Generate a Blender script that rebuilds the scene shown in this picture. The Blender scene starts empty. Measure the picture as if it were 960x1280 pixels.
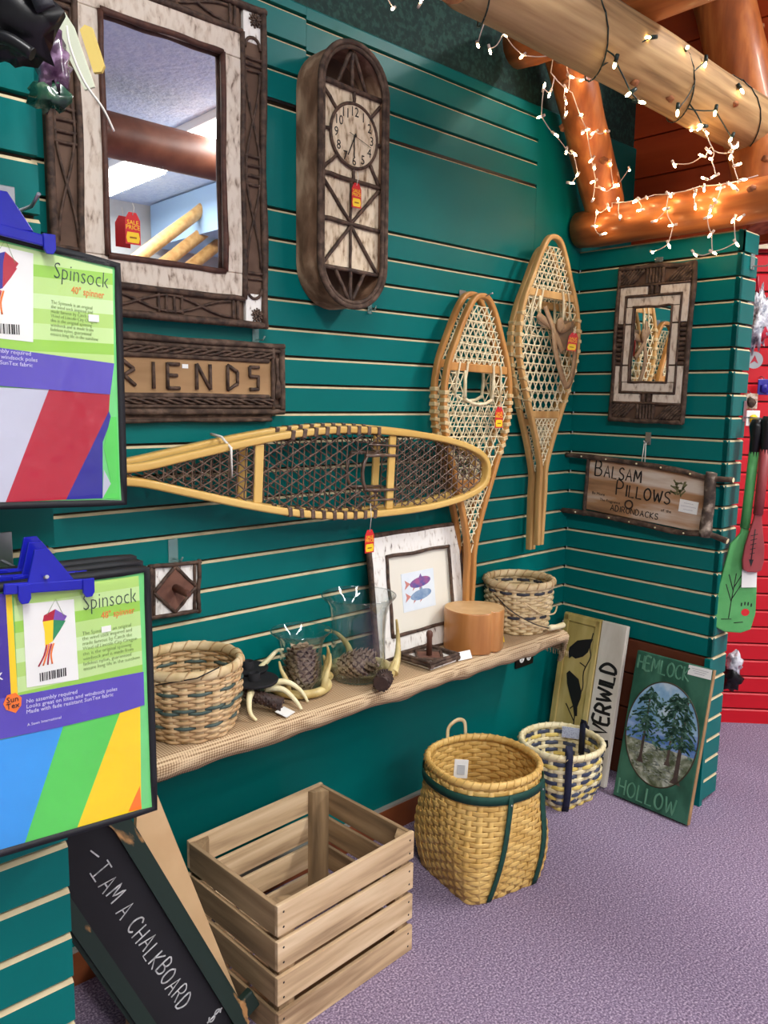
import bpy, math, random
from mathutils import Vector, Matrix, Euler, noise
random.seed(7)
PI = math.pi
sc = bpy.context.scene
col = sc.collection

# ------------------------------------------------------------------ camera
cam_d = bpy.data.cameras.new('camera')
cam = bpy.data.objects.new('camera', cam_d); col.objects.link(cam)
cam_d.sensor_fit = 'HORIZONTAL'; cam_d.sensor_width = 36.0
cam_d.lens = 993.6 / 960 * 36.0
cam_d.clip_start = 0.02
_r = (0.73483, -0.67807, 0.015665); _d = (-0.08525, -0.11525, -0.98967); _f = (0.67287, 0.72591, -0.142497)
cam.matrix_world = Matrix(((_r[0], -_d[0], -_f[0], -2.6607), (_r[1], -_d[1], -_f[1], -1.8000),
                           (_r[2], -_d[2], -_f[2], 1.4316), (0, 0, 0, 1)))
sc.camera = cam

# ------------------------------------------------------------------ world, light, exposure
w = bpy.data.worlds.new('world'); sc.world = w; w.use_nodes = True
w.node_tree.nodes['Background'].inputs[0].default_value = (0.80, 0.86, 0.95, 1)
w.node_tree.nodes['Background'].inputs[1].default_value = 0.25
sc.view_settings.view_transform = 'Standard'; sc.view_settings.look = 'None'
sc.view_settings.gamma = 1.0; sc.view_settings.use_curve_mapping = False
sc.view_settings.exposure = -0.18
try:
    sc.cycles.use_denoising = True
    sc.cycles.max_bounces = 8; sc.cycles.transmission_bounces = 8
    sc.cycles.sample_clamp_indirect = 4.0
except Exception:
    pass
CEIL = 3.3
FIXTURES = [(0.41, -1.75, 72), (0.41, -3.3, 72), (0.41, -4.85, 50), (-2.6, -2.1, 50), (-2.6, -3.6, 60), (-2.6, -5.1, 50)]  # left row is out of view, added behind the camera as fill
for i, (x, y, en) in enumerate(FIXTURES):
    ld = bpy.data.lights.new('ceiling_light', 'AREA'); ld.shape = 'RECTANGLE'
    ld.size = 0.22; ld.size_y = 1.15; ld.energy = en; ld.color = (1.0, 0.985, 0.955)
    lo = bpy.data.objects.new('ceiling_light', ld); col.objects.link(lo); lo.location = (x, y, CEIL - 0.145)

# ------------------------------------------------------------------ helpers
def link(o, parent=None):
    col.objects.link(o)
    if parent is not None: o.parent = parent
    return o
def tag(o, label=None, cat=None, group=None, kind=None):
    if label: o['label'] = label
    if cat: o['category'] = cat
    if group: o['group'] = group
    if kind: o['kind'] = kind
    return o
def thing(name, label, cat, loc=(0, 0, 0), rot=(0, 0, 0), group=None):
    o = bpy.data.objects.new(name, None); o.empty_display_size = 0.05
    col.objects.link(o); o.location = loc; o.rotation_euler = rot
    return tag(o, label, cat, group)
MAIN = (PI/2, 0, 0)            # local X along the long wall, Y up, Z out of the wall
RIGHT = (PI/2, 0, -PI/2)       # the same for the short return wall

def frame_axes(path, up):
    n = len(path); out = []
    for i in range(n):
        a = path[max(i-1, 0)]; b = path[min(i+1, n-1)]
        t = (b - a)
        if t.length < 1e-9: t = Vector((0, 0, 1))
        t.normalize()
        u = up(i) if callable(up) else up
        s = t.cross(u)
        if s.length < 1e-4: s = t.cross(Vector((0.31, 0.77, 0.55)))
        s.normalize(); out.append((s, s.cross(t)))
    return out
def circ(r, n=8): return [(r*math.cos(2*PI*i/n), r*math.sin(2*PI*i/n)) for i in range(n)]
def rect(a, b): return [(-a/2, -b/2), (a/2, -b/2), (a/2, b/2), (-a/2, b/2)]

class MB:
    def __init__(s): s.v = []; s.f = []; s.m = []; s.s = []
    def face(s, idx, mi=0, sm=False): s.f.append(tuple(idx)); s.m.append(mi); s.s.append(sm)
    def add(s, vs, fs, mi=0, sm=False):
        o = len(s.v); s.v += [tuple(v) for v in vs]
        for f in fs: s.face([o+i for i in f], mi, sm)
        return s
    def box(s, c, d, M=None, mi=0, ends=None):
        x, y, z = d[0]/2, d[1]/2, d[2]/2
        vs = [Vector((a*x, b*y, e*z)) for a in (-1, 1) for b in (-1, 1) for e in (-1, 1)]
        if M is not None: vs = [M @ v for v in vs]
        vs = [v + Vector(c) for v in vs]
        s.add(vs, [(0, 1, 3, 2), (4, 6, 7, 5), (0, 4, 5, 1), (2, 3, 7, 6), (0, 2, 6, 4), (1, 5, 7, 3)], mi)
        if ends is not None:
            for k in ends: s.m[len(s.m)-6+k] = ends[k]
        return s
    def sweep(s, path, prof, up=Vector((0, 0, 1)), mi=0, sm=True, closed=False, caps=True, scale=None):
        path = [Vector(p) for p in path]; n = len(path); k = len(prof)
        if closed:
            ax = []
            for i in range(n):
                t = (path[(i+1) % n] - path[i-1]).normalized()
                u = up(i) if callable(up) else up
                sd = t.cross(u); sd.normalize(); ax.append((sd, sd.cross(t)))
        else: ax = frame_axes(path, up)
        o = len(s.v)
        for i in range(n):
            q = scale[i] if scale else 1.0
            for a, b in prof: s.v.append(tuple(path[i] + ax[i][0]*a*q + ax[i][1]*b*q))
        for i in range(n if closed else n-1):
            j = (i+1) % n
            for a in range(k):
                b = (a+1) % k
                s.face((o+i*k+a, o+j*k+a, o+j*k+b, o+i*k+b), mi, sm)
        if caps and not closed:
            s.face([o+a for a in range(k)], mi); s.face([o+(n-1)*k+a for a in reversed(range(k))], mi)
        return s
    def tube(s, path, r, n=8, mi=0, closed=False, up=Vector((0.12, 0.2, 0.97)), caps=True):
        if isinstance(r, (int, float)): return s.sweep(path, circ(r, n), up, mi, True, closed, caps)
        return s.sweep(path, circ(1.0, n), up, mi, True, closed, caps, list(r))
    def lathe(s, prof, n=32, c=(0, 0, 0), mi=0, sm=True):
        o = len(s.v); k = len(prof)
        for i in range(n):
            a = 2*PI*i/n
            for r, z in prof: s.v.append((c[0]+r*math.cos(a), c[1]+r*math.sin(a), c[2]+z))
        for i in range(n):
            j = (i+1) % n
            for q in range(k-1): s.face((o+i*k+q, o+j*k+q, o+j*k+q+1, o+i*k+q+1), mi, sm)
        return s
    def prism(s, pts, z0, z1, mi=0, mside=None):
        o = len(s.v); n = len(pts)
        A = sum(pts[i][0]*pts[(i+1) % n][1] - pts[(i+1) % n][0]*pts[i][1] for i in range(n))
        if A < 0: pts = pts[::-1]
        for z in (z0, z1):
            for x, y in pts: s.v.append((x, y, z))
        s.face([o+i for i in reversed(range(n))], mi); s.face([o+n+i for i in range(n)], mi)
        for i in range(n):
            j = (i+1) % n; s.face((o+i, o+j, o+n+j, o+n+i), mi if mside is None else mside)
        return s
    def ring(s, outer, inner, z0, z1, mi=0):
        o = len(s.v); n = len(outer)
        for z in (z0, z1):
            for x, y in outer: s.v.append((x, y, z))
            for x, y in inner: s.v.append((x, y, z))
        for i in range(n):
            j = (i+1) % n; T = 2*n
            s.face((o+i, o+n+i, o+n+j, o+j), mi)
            s.face((o+T+i, o+T+j, o+T+n+j, o+T+n+i), mi)
            s.face((o+i, o+j, o+T+j, o+T+i), mi)
            s.face((o+n+i, o+T+n+i, o+T+n+j, o+n+j), mi)
        return s
    def blob(s, c, r, nu=14, nv=9, amp=0.0, fr=6.0, mi=0, seed=0.0):
        o = len(s.v)
        for j in range(nv+1):
            th = PI*j/nv
            for i in range(nu):
                ph = 2*PI*i/nu
                d = Vector((math.sin(th)*math.cos(ph), math.sin(th)*math.sin(ph), math.cos(th)))
                k = 1 + amp*noise.noise(d*fr*0.3 + Vector((seed, seed*1.7, 3.1))) * 2
                s.v.append((c[0]+r[0]*d.x*k, c[1]+r[1]*d.y*k, c[2]+r[2]*d.z*k))
        for j in range(nv):
            for i in range(nu):
                q = (i+1) % nu
                s.face((o+j*nu+i, o+(j+1)*nu+i, o+(j+1)*nu+q, o+j*nu+q), mi, True)
        return s
    def mesh(s, name, mats):
        me = bpy.data.meshes.new(name); me.from_pydata(s.v, [], s.f)
        for m in (mats if isinstance(mats, (list, tuple)) else [mats]): me.materials.append(m)
        me.polygons.foreach_set('material_index', s.m); me.polygons.foreach_set('use_smooth', s.s)
        me.update(); return me
    def build(s, name, mats, parent=None, bevel=0.0):
        o = bpy.data.objects.new(name, s.mesh(name, mats)); link(o, parent)
        if bevel:
            b = o.modifiers.new('bevel', 'BEVEL'); b.width = bevel; b.segments = 2; b.limit_method = 'ANGLE'
        return o
def rotz(a): return Matrix.Rotation(a, 3, 'Z')
def twig(mb, a, b, r, n=7, wob=0.12, seg=6, mi=0, taper=0.9):
    a = Vector(a); b = Vector(b); L = (b-a).length; pts = []; rr = []
    sx, sy, sz = random.random()*50, random.random()*50, random.random()*50
    for i in range(seg+1):
        t = i/seg; q = a.lerp(b, t)
        if 0 < i < seg: q = q + Vector((noise.noise((sx+t*3, 0, 0)), noise.noise((sy+t*3, 5, 0)), noise.noise((sz+t*3, 9, 0))*0.4))*r*wob*4
        pts.append(q); rr.append(r*(1+0.16*noise.noise((sx+t*5, 2, 1)))*(1-(1-taper)*t))
    mb.tube(pts, rr, n, mi); return mb
def crom(P, k=6, closed=False):
    P = [Vector(p) for p in P]; n = len(P); out = []
    rng = range(n) if closed else range(n-1)
    for i in rng:
        if closed: a, b, c, d = P[i-1], P[i], P[(i+1) % n], P[(i+2) % n]
        else: a, b, c, d = P[max(i-1, 0)], P[i], P[i+1], P[min(i+2, n-1)]
        for j in range(k):
            t = j/k
            out.append(0.5*((2*b)+(c-a)*t+(2*a-5*b+4*c-d)*t*t+(3*b-a-3*c+d)*t**3))
    if not closed: out.append(P[-1])
    return out

# ------------------------------------------------------------------ procedural materials
MATS = {}
def mat(name, c1, c2=None, c3=None, rough=0.6, scale=12, stretch=(1, 1, 1), detail=5, bump=0.0, bscale=None,
        metal=0.0, coat=0.0, spec=0.5, lo=0.35, hi=0.65, emit=None, trans=0.0, dist=0.3, ior=1.45, alpha=None, bdist=0.002):
    m = bpy.data.materials.new(name); m.use_nodes = True; nt = m.node_tree; b = nt.nodes['Principled BSDF']
    b.inputs['Roughness'].default_value = rough; b.inputs['Metallic'].default_value = metal
    b.inputs['Specular IOR Level'].default_value = spec; b.inputs['Coat Weight'].default_value = coat
    b.inputs['Coat Roughness'].default_value = 0.08
    b.inputs['IOR'].default_value = ior; b.inputs['Transmission Weight'].default_value = trans
    b.inputs['Base Color'].default_value = (*c1, 1)
    if alpha is not None: b.inputs['Alpha'].default_value = alpha
    if emit:
        b.inputs['Emission Color'].default_value = (*emit[0], 1); b.inputs['Emission Strength'].default_value = emit[1]
    if c2 or bump:
        tc = nt.nodes.new('ShaderNodeTexCoord'); mp = nt.nodes.new('ShaderNodeMapping')
        mp.inputs['Scale'].default_value = stretch; nt.links.new(tc.outputs['Object'], mp.inputs[0])
        nz = nt.nodes.new('ShaderNodeTexNoise'); nz.inputs['Scale'].default_value = scale
        nz.inputs['Detail'].default_value = detail; nz.inputs['Distortion'].default_value = dist
        nt.links.new(mp.outputs[0], nz.inputs['Vector'])
        if c2:
            r = nt.nodes.new('ShaderNodeValToRGB'); r.color_ramp.elements[0].position = lo; r.color_ramp.elements[1].position = hi
            r.color_ramp.elements[0].color = (*c1, 1); r.color_ramp.elements[1].color = (*c2, 1)
            if c3:
                e = r.color_ramp.elements.new((lo+hi)/2); e.color = (*c3, 1)
            nt.links.new(nz.outputs['Fac'], r.inputs[0]); nt.links.new(r.outputs[0], b.inputs['Base Color'])
        if bump:
            nb = nz
            if bscale:
                nb = nt.nodes.new('ShaderNodeTexNoise'); nb.inputs['Scale'].default_value = bscale; nb.inputs['Detail'].default_value = 3
                nt.links.new(mp.outputs[0], nb.inputs['Vector'])
            bp = nt.nodes.new('ShaderNodeBump'); bp.inputs['Strength'].default_value = bump; bp.inputs['Distance'].default_value = bdist
            nt.links.new(nb.outputs['Fac'], bp.inputs['Height']); nt.links.new(bp.outputs[0], b.inputs['Normal']); nt.links.new(bp.outputs[0], b.inputs['Coat Normal'])
    MATS[name] = m; return m
def striped(name, cols, scale, axis=1, rough=0.4, coat=0.6, nz=0.0):
    """flat print: hard colour bands along one local axis"""
    m = bpy.data.materials.new(name); m.use_nodes = True; nt = m.node_tree; b = nt.nodes['Principled BSDF']
    b.inputs['Roughness'].default_value = rough; b.inputs['Coat Weight'].default_value = coat
    tc = nt.nodes.new('ShaderNodeTexCoord'); sp = nt.nodes.new('ShaderNodeSeparateXYZ'); nt.links.new(tc.outputs['Object'], sp.inputs[0])
    mu = nt.nodes.new('ShaderNodeMath'); mu.operation = 'MULTIPLY'; mu.inputs[1].default_value = scale; nt.links.new(sp.outputs[axis], mu.inputs[0])
    fr = nt.nodes.new('ShaderNodeMath'); fr.operation = 'FRACT'; nt.links.new(mu.outputs[0], fr.inputs[0])
    r = nt.nodes.new('ShaderNodeValToRGB'); r.color_ramp.interpolation = 'CONSTANT'
    els = r.color_ramp.elements
    els[0].position = 0; els[0].color = (*cols[0][1], 1); els[1].position = cols[1][0]; els[1].color = (*cols[1][1], 1)
    for pos, c in cols[2:]:
        e = els.new(pos); e.color = (*c, 1)
    nt.links.new(fr.outputs[0], r.inputs[0]); nt.links.new(r.outputs[0], b.inputs['Base Color'])
    MATS[name] = m; return m
def S(r, g, b):      # sRGB 0-255 -> linear
    return tuple((c/255/12.92 if c/255 <= 0.04045 else ((c/255+0.055)/1.055)**2.4) for c in (r, g, b))

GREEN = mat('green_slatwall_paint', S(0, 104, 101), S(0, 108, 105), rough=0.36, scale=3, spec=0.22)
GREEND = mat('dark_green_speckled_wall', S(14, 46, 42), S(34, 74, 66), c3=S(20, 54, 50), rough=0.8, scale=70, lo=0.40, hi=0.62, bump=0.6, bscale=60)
MDF = mat('raw_fibreboard', S(196, 180, 142), S(210, 194, 156), rough=0.8, scale=30)
GROOVE = mat('shaded_groove_back', S(70, 54, 38), S(84, 66, 48), rough=0.9, scale=30)  # raw board behind the slats, coloured dark for the shade inside the grooves
BLACKP = mat('black_plastic', S(14, 14, 16), rough=0.35)
BLACKM = mat('black_matte', S(18, 18, 22), S(26, 26, 30), rough=0.85, scale=20)
RED = mat('red_slatwall_paint', S(190, 10, 28), S(200, 16, 34), rough=0.4, scale=3)
CARPET = mat('purple_carpet', S(92, 80, 100), S(192, 176, 194), c3=S(134, 118, 142), rough=0.95, scale=190, detail=6, lo=0.32, hi=0.70, bump=0.7, bscale=220, dist=0.0, spec=0.1)
CEILM = mat('textured_ceiling', S(186, 208, 236), S(206, 224, 244), rough=0.9, scale=20, bump=1.0, bscale=28, bdist=0.012)
WALLG = mat('pale_wall', S(190, 192, 190), S(200, 202, 200), rough=0.9, scale=4)
LOGO = mat('orange_log', S(144, 78, 36), S(196, 120, 62), c3=S(172, 96, 46), rough=0.42, scale=26, stretch=(1, 0.12, 1), bump=0.3, bscale=24, coat=0.15, detail=8)
LOGV = mat('orange_log_upright', S(144, 78, 36), S(196, 120, 62), c3=S(172, 96, 46), rough=0.42, scale=26, stretch=(1, 1, 0.15), bump=0.3, bscale=24, coat=0.15, detail=8)
LOGW = mat('weathered_log', S(112, 82, 50), S(206, 174, 124), c3=S(178, 144, 98), rough=0.6, scale=34, stretch=(0.06, 1, 1), lo=0.28, hi=0.68, bump=0.6, bscale=40, detail=9)
LOGEND = mat('log_end_grain', S(128, 74, 46), S(172, 112, 72), rough=0.8, scale=40, bump=0.6)
BOARDR = mat('red_stained_board', S(152, 56, 20), S(176, 72, 28), rough=0.45, scale=6, stretch=(1, 0.15, 2))
BASEW = mat('stained_baseboard', S(122, 62, 32), S(146, 80, 44), rough=0.45, scale=10, stretch=(0.15, 1, 1))
PLANKB = mat('red_brown_plank', S(92, 46, 28), S(106, 56, 34), rough=0.5, scale=8, stretch=(1, 0.2, 1))
BARK = mat('dark_bark', S(56, 42, 34), S(104, 84, 70), c3=S(76, 59, 48), rough=0.85, scale=40, stretch=(1, 1, 1), bump=0.6, bscale=60)
TWIG = mat('dark_twig', S(50, 36, 28), S(94, 72, 58), rough=0.7, scale=60, bump=0.4)
BARKP = mat('brown_bark_panel', S(84, 62, 48), S(104, 80, 64), rough=0.75, scale=18, bump=0.3)
BARKC = mat('clock_bark', S(116, 84, 62), S(196, 160, 130), c3=S(152, 116, 90), rough=0.85, scale=22, stretch=(1, 0.45, 1), bump=0.8, bscale=40, bdist=0.004)
BIRCH = mat('birch_bark', S(112, 92, 76), S(222, 210, 194), c3=S(204, 188, 170), rough=0.7, scale=75, stretch=(1, 0.4, 1), lo=0.27, hi=0.54, bump=0.6, detail=9)
BIRCHW = mat('white_birch_bark', S(90, 78, 70), S(240, 237, 230), c3=S(226, 220, 210), rough=0.7, scale=90, stretch=(1, 0.35, 1), lo=0.28, hi=0.48, bump=0.6, detail=9)
BIRCHT = mat('tan_birch_bark', S(116, 90, 66), S(222, 204, 176), c3=S(200, 178, 148), rough=0.7, scale=80, stretch=(1, 0.35, 1), lo=0.30, hi=0.56, bump=0.5, detail=9)
MIRROR = mat('mirror_glass', (0.92, 0.94, 0.95), rough=0.01, metal=1.0)
def thin_glass(name, tint=(0.97, 0.985, 0.98), base=0.05, rough=0.02):
    m = bpy.data.materials.new(name); m.use_nodes = True; nt = m.node_tree; nt.nodes.remove(nt.nodes['Principled BSDF'])
    tr = nt.nodes.new('ShaderNodeBsdfTransparent'); tr.inputs[0].default_value = (*tint, 1)
    gl = nt.nodes.new('ShaderNodeBsdfGlossy'); gl.inputs['Roughness'].default_value = rough
    lw = nt.nodes.new('ShaderNodeLayerWeight'); lw.inputs['Blend'].default_value = 0.5
    pw = nt.nodes.new('ShaderNodeMath'); pw.operation = 'POWER'; pw.inputs[1].default_value = 3.0; nt.links.new(lw.outputs['Facing'], pw.inputs[0])
    fr = nt.nodes.new('ShaderNodeMath'); fr.operation = 'MULTIPLY_ADD'; fr.inputs[1].default_value = 0.85; fr.inputs[2].default_value = base; nt.links.new(pw.outputs[0], fr.inputs[0])
    mx = nt.nodes.new('ShaderNodeMixShader'); nt.links.new(fr.outputs[0], mx.inputs[0]); nt.links.new(tr.outputs[0], mx.inputs[1]); nt.links.new(gl.outputs[0], mx.inputs[2])
    nt.links.new(mx.outputs[0], nt.nodes['Material Output'].inputs[0]); return m
GLASS = thin_glass('clear_glass')
FILM = thin_glass('clear_film', (0.985, 0.985, 0.985), 0.045, 0.06)
TAN = mat('tan_board', S(196, 160, 116), S(208, 174, 130), rough=0.7, scale=5)
SIGNW = mat('sign_wood', S(146, 112, 74), S(176, 140, 98), rough=0.7, scale=14, stretch=(0.2, 1, 1))
ASHP = mat('pale_ash', S(206, 164, 84), S(224, 186, 108), rough=0.4, scale=20, stretch=(0.2, 0.2, 1), coat=0.2)
ASHO = mat('honey_ash', S(176, 118, 58), S(202, 146, 80), rough=0.42, scale=20, stretch=(1, 0.15, 1), coat=0.2)
ASHT = mat('tan_ash', S(186, 140, 82), S(212, 170, 108), rough=0.45, scale=20, stretch=(1, 0.15, 1), coat=0.15)
RAWH = mat('cream_rawhide', S(226, 208, 164), S(240, 228, 192), rough=0.5, scale=40)
RAWHD = mat('brown_rawhide', S(76, 56, 46), S(112, 90, 74), rough=0.35, scale=60, coat=0.3)
WRAPH = mat('wrap_rawhide', S(198, 170, 118), S(220, 196, 150), rough=0.55, scale=50)
LEATHER = mat('tan_leather', S(140, 110, 78), S(164, 134, 98), rough=0.6, scale=30)
def weave(name, c1, c2, period=0.0066):
    m = mat(name, c1, rough=0.95, spec=0.1); nt = m.node_tree; b = nt.nodes['Principled BSDF']
    tc = nt.nodes.new('ShaderNodeTexCoord'); fac = None
    for ax, off in (('X', 0.0), ('Y', 0.3), ('Z', 0.6)):
        wv = nt.nodes.new('ShaderNodeTexWave'); wv.wave_type = 'BANDS'; wv.bands_direction = ax; wv.inputs['Scale'].default_value = 0.314/period
        wv.inputs['Distortion'].default_value = 0.0; wv.inputs['Phase Offset'].default_value = off
        nt.links.new(tc.outputs['Object'], wv.inputs['Vector'])
        if fac is None: fac = wv.outputs['Fac']
        else:
            a = nt.nodes.new('ShaderNodeMath'); a.operation = 'ADD'; nt.links.new(fac, a.inputs[0]); nt.links.new(wv.outputs['Fac'], a.inputs[1]); fac = a.outputs[0]
    d = nt.nodes.new('ShaderNodeMath'); d.operation = 'MULTIPLY'; d.inputs[1].default_value = 0.3333; nt.links.new(fac, d.inputs[0])
    r = nt.nodes.new('ShaderNodeValToRGB'); r.color_ramp.elements[0].position = 0.22; r.color_ramp.elements[1].position = 0.62
    r.color_ramp.elements[0].color = (*c1, 1); r.color_ramp.elements[1].color = (*c2, 1); nt.links.new(d.outputs[0], r.inputs[0]); nt.links.new(r.outputs[0], b.inputs['Base Color'])
    bp = nt.nodes.new('ShaderNodeBump'); bp.inputs['Strength'].default_value = 0.8; bp.inputs['Distance'].default_value = 0.0015; nt.links.new(d.outputs[0], bp.inputs['Height']); nt.links.new(bp.outputs[0], b.inputs['Normal'])
    return m
BURLAP = weave('burlap', S(142, 114, 84), S(214, 188, 152))
RATTAN = mat('rattan', S(176, 140, 96), S(214, 184, 140), c3=S(196, 162, 118), rough=0.6, scale=26)
RATTANG = mat('green_dyed_rattan', S(62, 80, 74), S(84, 100, 92), rough=0.6, scale=30)
RATTANB = mat('slate_dyed_rattan', S(52, 54, 62), S(72, 74, 82), rough=0.6, scale=30)
RATTANL = mat('light_rattan', S(204, 178, 130), S(228, 206, 164), rough=0.6, scale=26)
SPLINT = mat('golden_splint', S(206, 164, 88), S(228, 190, 114), c3=S(218, 178, 102), rough=0.45, scale=22)
SPLINTC = mat('cream_splint', S(222, 206, 160), S(240, 228, 190), rough=0.5, scale=22)
SPLINTY = mat('yellow_splint', S(222, 192, 96), S(236, 212, 128), rough=0.5, scale=22)
NAVYS = mat('navy_splint', S(52, 60, 84), S(84, 92, 112), rough=0.5, scale=22)
STRAPG = mat('green_webbing', S(14, 62, 52), S(20, 72, 60), rough=0.7, scale=60)
STRAPN = mat('navy_webbing', S(20, 24, 48), S(28, 32, 58), rough=0.7, scale=60)
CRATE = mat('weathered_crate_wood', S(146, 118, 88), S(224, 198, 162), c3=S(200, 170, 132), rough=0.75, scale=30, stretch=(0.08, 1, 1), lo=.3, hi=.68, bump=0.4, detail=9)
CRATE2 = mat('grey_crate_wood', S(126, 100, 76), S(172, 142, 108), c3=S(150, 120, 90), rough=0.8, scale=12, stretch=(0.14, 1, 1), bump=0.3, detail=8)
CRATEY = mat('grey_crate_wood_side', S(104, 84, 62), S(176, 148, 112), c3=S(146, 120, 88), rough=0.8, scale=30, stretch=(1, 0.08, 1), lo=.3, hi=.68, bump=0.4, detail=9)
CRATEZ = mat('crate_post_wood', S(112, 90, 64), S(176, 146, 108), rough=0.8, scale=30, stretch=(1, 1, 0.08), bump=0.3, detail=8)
CEDAR = mat('cedar_block', S(172, 112, 58), S(206, 148, 88), c3=S(190, 128, 70), rough=0.4, scale=16, stretch=(1, 1, 0.12), coat=0.25, detail=7)
CEDART = mat('cedar_top', S(206, 164, 112), S(222, 184, 134), rough=0.45, scale=18)
ANTLER = mat('antler', S(176, 150, 86), S(218, 200, 140), rough=0.4, scale=18, coat=0.15)
ANTLERL = mat('antler_tip', S(222, 208, 156), S(238, 228, 186), rough=0.4, scale=18)
CONE = mat('pine_cone', S(74, 54, 44), S(176, 150, 122), c3=S(116, 92, 74), rough=0.7, scale=70)
CONET = mat('pine_cone_tip', S(150, 126, 102), S(196, 174, 150), rough=0.7, scale=70)
WHITE = mat('white_card', S(236, 236, 232), rough=0.6)
MAT_ = mat('cream_mat_board', S(226, 222, 206), S(230, 226, 212), rough=0.8, scale=5)
PAPER = mat('print_paper', S(226, 234, 238), S(216, 226, 234), rough=0.8, scale=14)
INK = mat('black_ink', S(24, 22, 22), rough=0.6)
GREYI = mat('grey_ink', S(134, 160, 96), rough=0.6)
BURNT = mat('burnt_letters', S(52, 34, 24), rough=0.7)
CHALK = mat('chalk', S(206, 206, 206), S(150, 150, 150), rough=0.9, scale=120)
TAGR = mat('red_tag', S(206, 34, 40), rough=0.5)
TAGY = mat('yellow_tag_print', S(246, 206, 40), rough=0.5)
STRING = mat('white_string', S(230, 226, 216), rough=0.7)
METAL = mat('zinc_hook', S(170, 172, 176), rough=0.3, metal=0.9)
ACRYL = mat('clear_acrylic', S(190, 225, 222), rough=0.08, trans=0.75, ior=1.3)
BLUEP = mat('blue_plastic', S(20, 24, 150), S(26, 32, 166), rough=0.25, scale=10, coat=0.4)
FRAMEG = mat('chipped_green_paint', S(26, 44, 36), S(176, 130, 80), rough=0.6, scale=9, lo=0.66, hi=0.70, detail=8, stretch=(2, 0.6, 2))
BOARDK = mat('chalkboard_black', S(18, 17, 22), S(24, 23, 28), rough=0.8, scale=6)

# ------------------------------------------------------------------ lettering
STROKES = {
 'A': [[(0, 0), (.35, 1), (.7, 0)], [(.14, .38), (.56, .38)]],
 'B': [[(0, 0), (0, 1), (.4, .97), (.52, .78), (.4, .56), (.02, .52)], [(.3, .54), (.58, .4), (.6, .2), (.42, .03), (0, 0)]],
 'C': [[(.65, .82), (.42, 1), (.15, .88), (0, .5), (.12, .14), (.4, 0), (.66, .16)]],
 'D': [[(0, 0), (0, 1), (.35, .96), (.62, .65), (.6, .35), (.35, .04), (0, 0)]],
 'E': [[(.58, 1), (0, 1), (0, 0), (.6, 0)], [(0, .52), (.48, .52)]],
 'F': [[(.58, 1), (0, 1), (0, 0)], [(0, .52), (.46, .52)]],
 'H': [[(0, 0), (0, 1)], [(.62, 0), (.62, 1)], [(0, .5), (.62, .5)]],
 'I': [[(.1, 0), (.1, 1)]],
 'K': [[(0, 0), (0, 1)], [(.58, 1), (.02, .45), (.62, 0)]],
 'L': [[(0, 1), (0, 0), (.55, 0)]],
 'M': [[(0, 0), (.08, 1), (.4, .3), (.72, 1), (.8, 0)]],
 'N': [[(0, 0), (0, 1), (.62, 0), (.62, 1)]],
 'O': [[(.35, 1), (.08, .8), (0, .5), (.08, .18), (.35, 0), (.62, .18), (.7, .5), (.62, .8), (.35, 1)]],
 'P': [[(0, 0), (0, 1), (.42, .96), (.56, .75), (.42, .5), (0, .46)]],
 'R': [[(0, 0), (0, 1), (.42, .96), (.55, .75), (.4, .52), (0, .48)], [(.25, .5), (.62, 0)]],
 'S': [[(.56, .86), (.34, 1), (.06, .86), (.1, .6), (.48, .42), (.56, .16), (.3, 0), (0, .14)]],
 'T': [[(0, 1), (.66, 1)], [(.33, 1), (.33, 0)]],
 'V': [[(0, 1), (.34, 0), (.68, 1)]],
 'W': [[(0, 1), (.22, 0), (.45, .75), (.68, 0), (.9, 1)]],
 '$': [[(.5, .84), (.3, .95), (.05, .8), (.12, .58), (.42, .42), (.5, .18), (.25, .05), (0, .18)], [(.28, 1.1), (.26, -.1)]],
 "'": [[(.1, 1.1), (.12, .85)]], '-': [[(0, .5), (.4, .5)]],
}
def wadv(c): return 0.5 if c == ' ' else max(p[0] for s in STROKES[c] for p in s)
def strokes(mb, txt, x, y, h, lw, z=0.0, wx=1.0, gap=0.28, first=1.0, M=None, th=0.0012, jit=0.0, mi=0):
    """hand lettering as thin raised ribbons; M maps the written line into the local frame"""
    for i, c in enumerate(txt):
        hh = h*(first if i == 0 else 1.0)
        if c != ' ':
            jy = random.uniform(-jit, jit)*h
            for s in STROKES[c]:
                P = [Vector((x+px*hh*wx, y+jy+py*hh, z)) for px, py in s]
                if M is not None: P = [M @ p for p in P]
                if len(P) > 3: P = crom(P, 3)
                mb.sweep(P, rect(lw*random.uniform(.85, 1.15), th), Vector((0, 0, 1)), mi, False)
        x += (wadv(c)+gap)*hh*wx
    return x
def text(name, body, size, m, parent, loc, align='LEFT', rz=0.0, sx=1.0, ext=0.0003, space=1.0, thin=0.0):
    c = bpy.data.curves.new(name, 'FONT'); c.body = body; c.size = size; c.extrude = ext; c.align_x = align
    c.resolution_u = 2; c.space_line = space; c.offset = thin*size
    t = bpy.data.objects.new(name, c); col.objects.link(t)
    dg = bpy.context.evaluated_depsgraph_get()
    me = bpy.data.meshes.new_from_object(t.evaluated_get(dg)); bpy.data.objects.remove(t); bpy.data.curves.remove(c)
    me.transform(Matrix.Translation(loc) @ Matrix.Rotation(rz, 4, 'Z') @ Matrix.Diagonal((sx, 1, 1, 1)))
    me.materials.clear(); me.materials.append(m)
    return link(bpy.data.objects.new(name, me), parent)

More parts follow.
